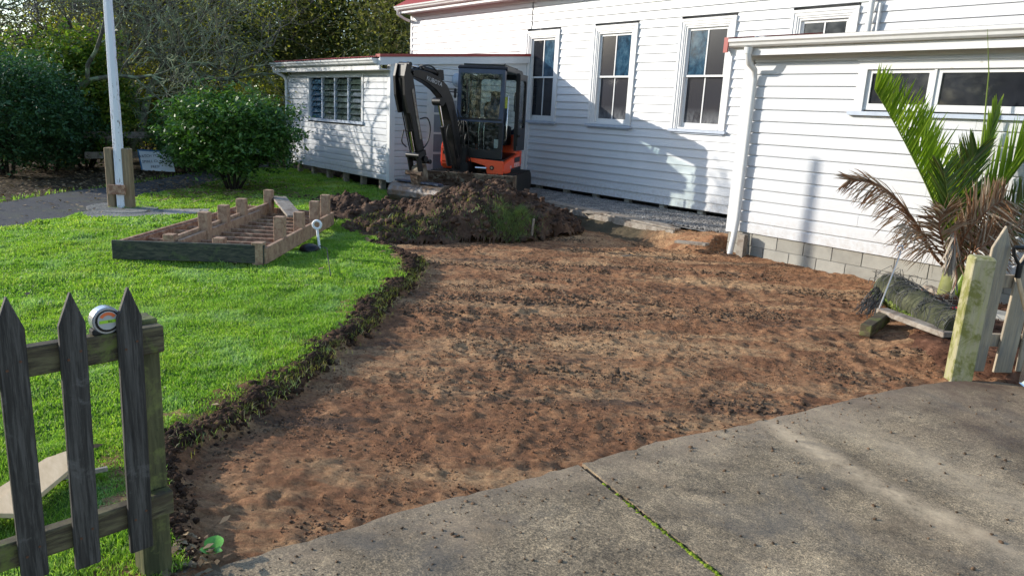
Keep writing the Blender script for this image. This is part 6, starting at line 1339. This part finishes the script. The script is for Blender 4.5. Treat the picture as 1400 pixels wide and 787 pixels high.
def frond(pts, n, L0, mat, rmat, dirs, name='frond', w=.028, droop=.0, fold=.15, curl=.0, r=.014, taper=True, start=.18, jit=.12, both=True, L1=.5):
    """rachis through pts; leaflets leave it along dirs[0] (one side) and dirs[1] (other side)"""
    P = [Vector(p) for p in pts]; m = 24; Q = []
    def cr(i, t):
        p0, p1, p2, p3 = P[max(i - 1, 0)], P[i], P[min(i + 1, len(P) - 1)], P[min(i + 2, len(P) - 1)]
        return .5 * ((2 * p1) + (p2 - p0) * t + (2 * p0 - 5 * p1 + 4 * p2 - p3) * t * t + (3 * p1 - p0 - 3 * p2 + p3) * t ** 3)
    for k in range(m + 1):
        u = k / m * (len(P) - 1); i = min(int(u), len(P) - 2); Q.append(cr(i, u - i))
    mb = MB(); mb.tube(Q, [r * (1 - .75 * k / m) for k in range(m + 1)], 6); fr = mb.build(name, M[rmat], pal)
    mb = MB()
    for k in range(n):
        t = start + (1 - start) * (k + .5) / n; u = t * m; i = min(int(u), m - 1); c = Q[i].lerp(Q[i + 1], u - i); tg = (Q[min(i + 1, m)] - Q[i]).normalized()
        for s in ((0, 1) if both else (0,)):
            L = L0 * (1 - (1 - L1) * abs(2 * t - .9) ** 1.6) * rnd.uniform(.85, 1.1); dv = Vector(dirs[s]).normalized(); d = (dv + tg * .55 * (1 if s == 0 else .8) + Vector([rnd.gauss(0, jit) for _ in range(3)])).normalized()
            side = d.cross(tg).cross(d).normalized(); side = (side + Vector([rnd.gauss(0, .35) for _ in range(3)])).normalized(); vs = []; ns = 5; p = c.copy(); dd = d.copy()
            nrm = d.cross(side).normalized()
            for j in range(ns + 1):
                q = j / ns; ww = w * (.55 + .9 * q - 1.4 * q * q) * (1.0 if q < 1 else .0) + .0008
                vs += [p - side * ww * .5 + nrm * ww * fold, p, p + side * ww * .5 + nrm * ww * fold]
                dd = (dd + Vector((0, 0, -droop * (.3 + q))) + Vector([rnd.gauss(0, curl) for _ in range(3)])).normalized(); p = p + dd * L / ns
            mb.add(vs, [(3 * j + a, 3 * j + a + 1, 3 * j + a + 4, 3 * j + a + 3) for j in range(ns) for a in (0, 1)])
    o = mb.build('leaflets', M[mat], fr); return fr
rnd.seed(77)
base = pp(1302, 372, 0)
# tall green frond leaning left
frond([base, pp(1282, 290, .05), pp(1240, 200, .05), pp(1196, 122, .1)], 64, .60, 'palm_green', 'rachis_green', (RT * .35 + UPV * 1.0, RT * .55 + UPV * .9 + TW * .5), w=.036, start=.12, jit=.055, droop=.03)
frond([base, pp(1290, 300, -.1), pp(1268, 235, -.15), pp(1258, 165, -.2)], 50, .52, 'palm_green', 'rachis_green', (RT * .5 + UPV * .9, -RT * .15 + UPV * 1), w=.03, start=.3, jit=.08)
# middle frond going dark, its leaflets browning
frond([base, pp(1308, 300, .0), pp(1318, 245, .05), pp(1336, 205, .1)], 60, .50, 'palm_dark', 'rachis_green', (-RT * .75 + UPV * .75, RT * .7 + UPV * .6), w=.03, jit=.08)
frond([base, pp(1300, 320, .15), pp(1296, 270, .2), pp(1290, 232, .25)], 44, .46, 'palm_dark', 'rachis_green', (-RT * .8 + UPV * .7, RT * .8 + UPV * .6), w=.028, jit=.1)
# big green fronds to the right, running out of the frame
frond([base, pp(1330, 315, .0), pp(1368, 262, .0), pp(1420, 195, .0), pp(1470, 150, 0)], 70, .74, 'palm_green', 'rachis_green', (-RT * .28 + UPV * 1.0, -RT * .05 + UPV * 1 + TW * .6), w=.042, start=.2, jit=.045, droop=.02)
frond([base, pp(1325, 335, .25), pp(1370, 300, .3), pp(1430, 240, .35)], 64, .42, 'palm_dark', 'rachis_green', (-RT * .5 + UPV * .9, RT * .5 - UPV * .7), w=.03, start=.2)
frond([base, pp(1318, 280, -.15), pp(1345, 215, -.2), pp(1362, 150, -.2)], 50, .40, 'palm_green', 'rachis_green', (-RT * .35 + UPV * 1, RT * .35 + UPV * 1), w=.026, start=.45, jit=.06)
# long unopened spear
mb = MB(); mb.tube([base, pp(1334, 255, 0), pp(1346, 165, 0), pp(1352, 100, 0), pp(1350, 40, 0)], [.014, .012, .009, .006, .002], 6); mb.build('spear_leaf', M['rachis_green'], pal)
# dead fronds
frond([base, pp(1278, 350, .1), pp(1245, 295, .2), pp(1205, 255, .3), pp(1160, 246, .35)], 84, .42, 'palm_dead', 'rachis_dead', (UPV * .55 - RT * .75, -UPV * .9 - RT * .5), w=.022, droop=.08, curl=.05, jit=.18, start=.3, r=.022)
frond([base, pp(1285, 345, .2), pp(1262, 320, .3), pp(1235, 305, .35)], 22, .34, 'palm_grey', 'rachis_dead', (-UPV * .5 - RT * .9, -UPV * 1.0 - RT * .1), w=.018, droop=.16, curl=.08, jit=.25, start=.35)
frond([base, pp(1290, 335, .3), pp(1284, 305, .42), pp(1293, 288, .5)], 60, .40, 'palm_dead', 'rachis_dead', (-RT * .9 + UPV * .2, RT * .5 + UPV * .5), w=.024, droop=.12, curl=.07, jit=.2)
frond([base, pp(1318, 325, .3), pp(1345, 292, .42), pp(1372, 272, .5)], 70, .46, 'palm_dead', 'rachis_dead', (-RT * .45 + UPV * .8, RT * .5 - UPV * .75), w=.024, droop=.06, curl=.05, jit=.15)
frond([base, pp(1330, 345, .35), pp(1365, 325, .45), pp(1410, 300, .5)], 64, .42, 'palm_dead', 'rachis_dead', (-RT * .1 + UPV * .8, RT * .4 - UPV * .8), w=.022, droop=.08, curl=.06, jit=.2)
frond([pp(1302, 320, .35), pp(1306, 318, .5), pp(1304, 340, .58), pp(1298, 362, .58)], 60, .30, 'palm_grey', 'rachis_dead', (-RT * .35 - UPV * .9, RT * .25 - UPV * .9), w=.026, droop=.15, curl=.05, jit=.12, start=.0)
frond([pp(1304, 360, .3), pp(1308, 380, .4), pp(1302, 400, .42)], 14, .16, 'palm_grey', 'rachis_dead', (-RT * .3 - UPV, RT * .3 - UPV), w=.03, droop=.1, jit=.12, start=.0)
print('trees done', sum(len(o.data.polygons) for o in bpy.data.objects if o.type == 'MESH'))

# repeats share a group phrase
GROUPS = {'bare_tree': 'bare trees beyond the path', 'evergreen_tree': 'evergreen trees', 'olive_green_tree': 'olive green trees', 'willow_tree': 'yellowing willows behind the path', 'willow_thicket': 'willow thickets behind the path',
          'dark_shrub': 'dark shrubs beyond the path', 'broad_leaf_shrub': 'broad leaved shrubs beyond the path', 'picket_fence': 'picket fences either side of the opening', 'paling': 'fresh palings lying on the grass',
          'plank': 'loose planks by the timber edging', 'stick': 'sticks in and around the soil heap', 'timber_sleeper': 'timbers edging the garden bed'}
for o in bpy.context.scene.objects:
    if o.parent is None and o.name.split('.')[0] in GROUPS: o['group'] = GROUPS[o.name.split('.')[0]]
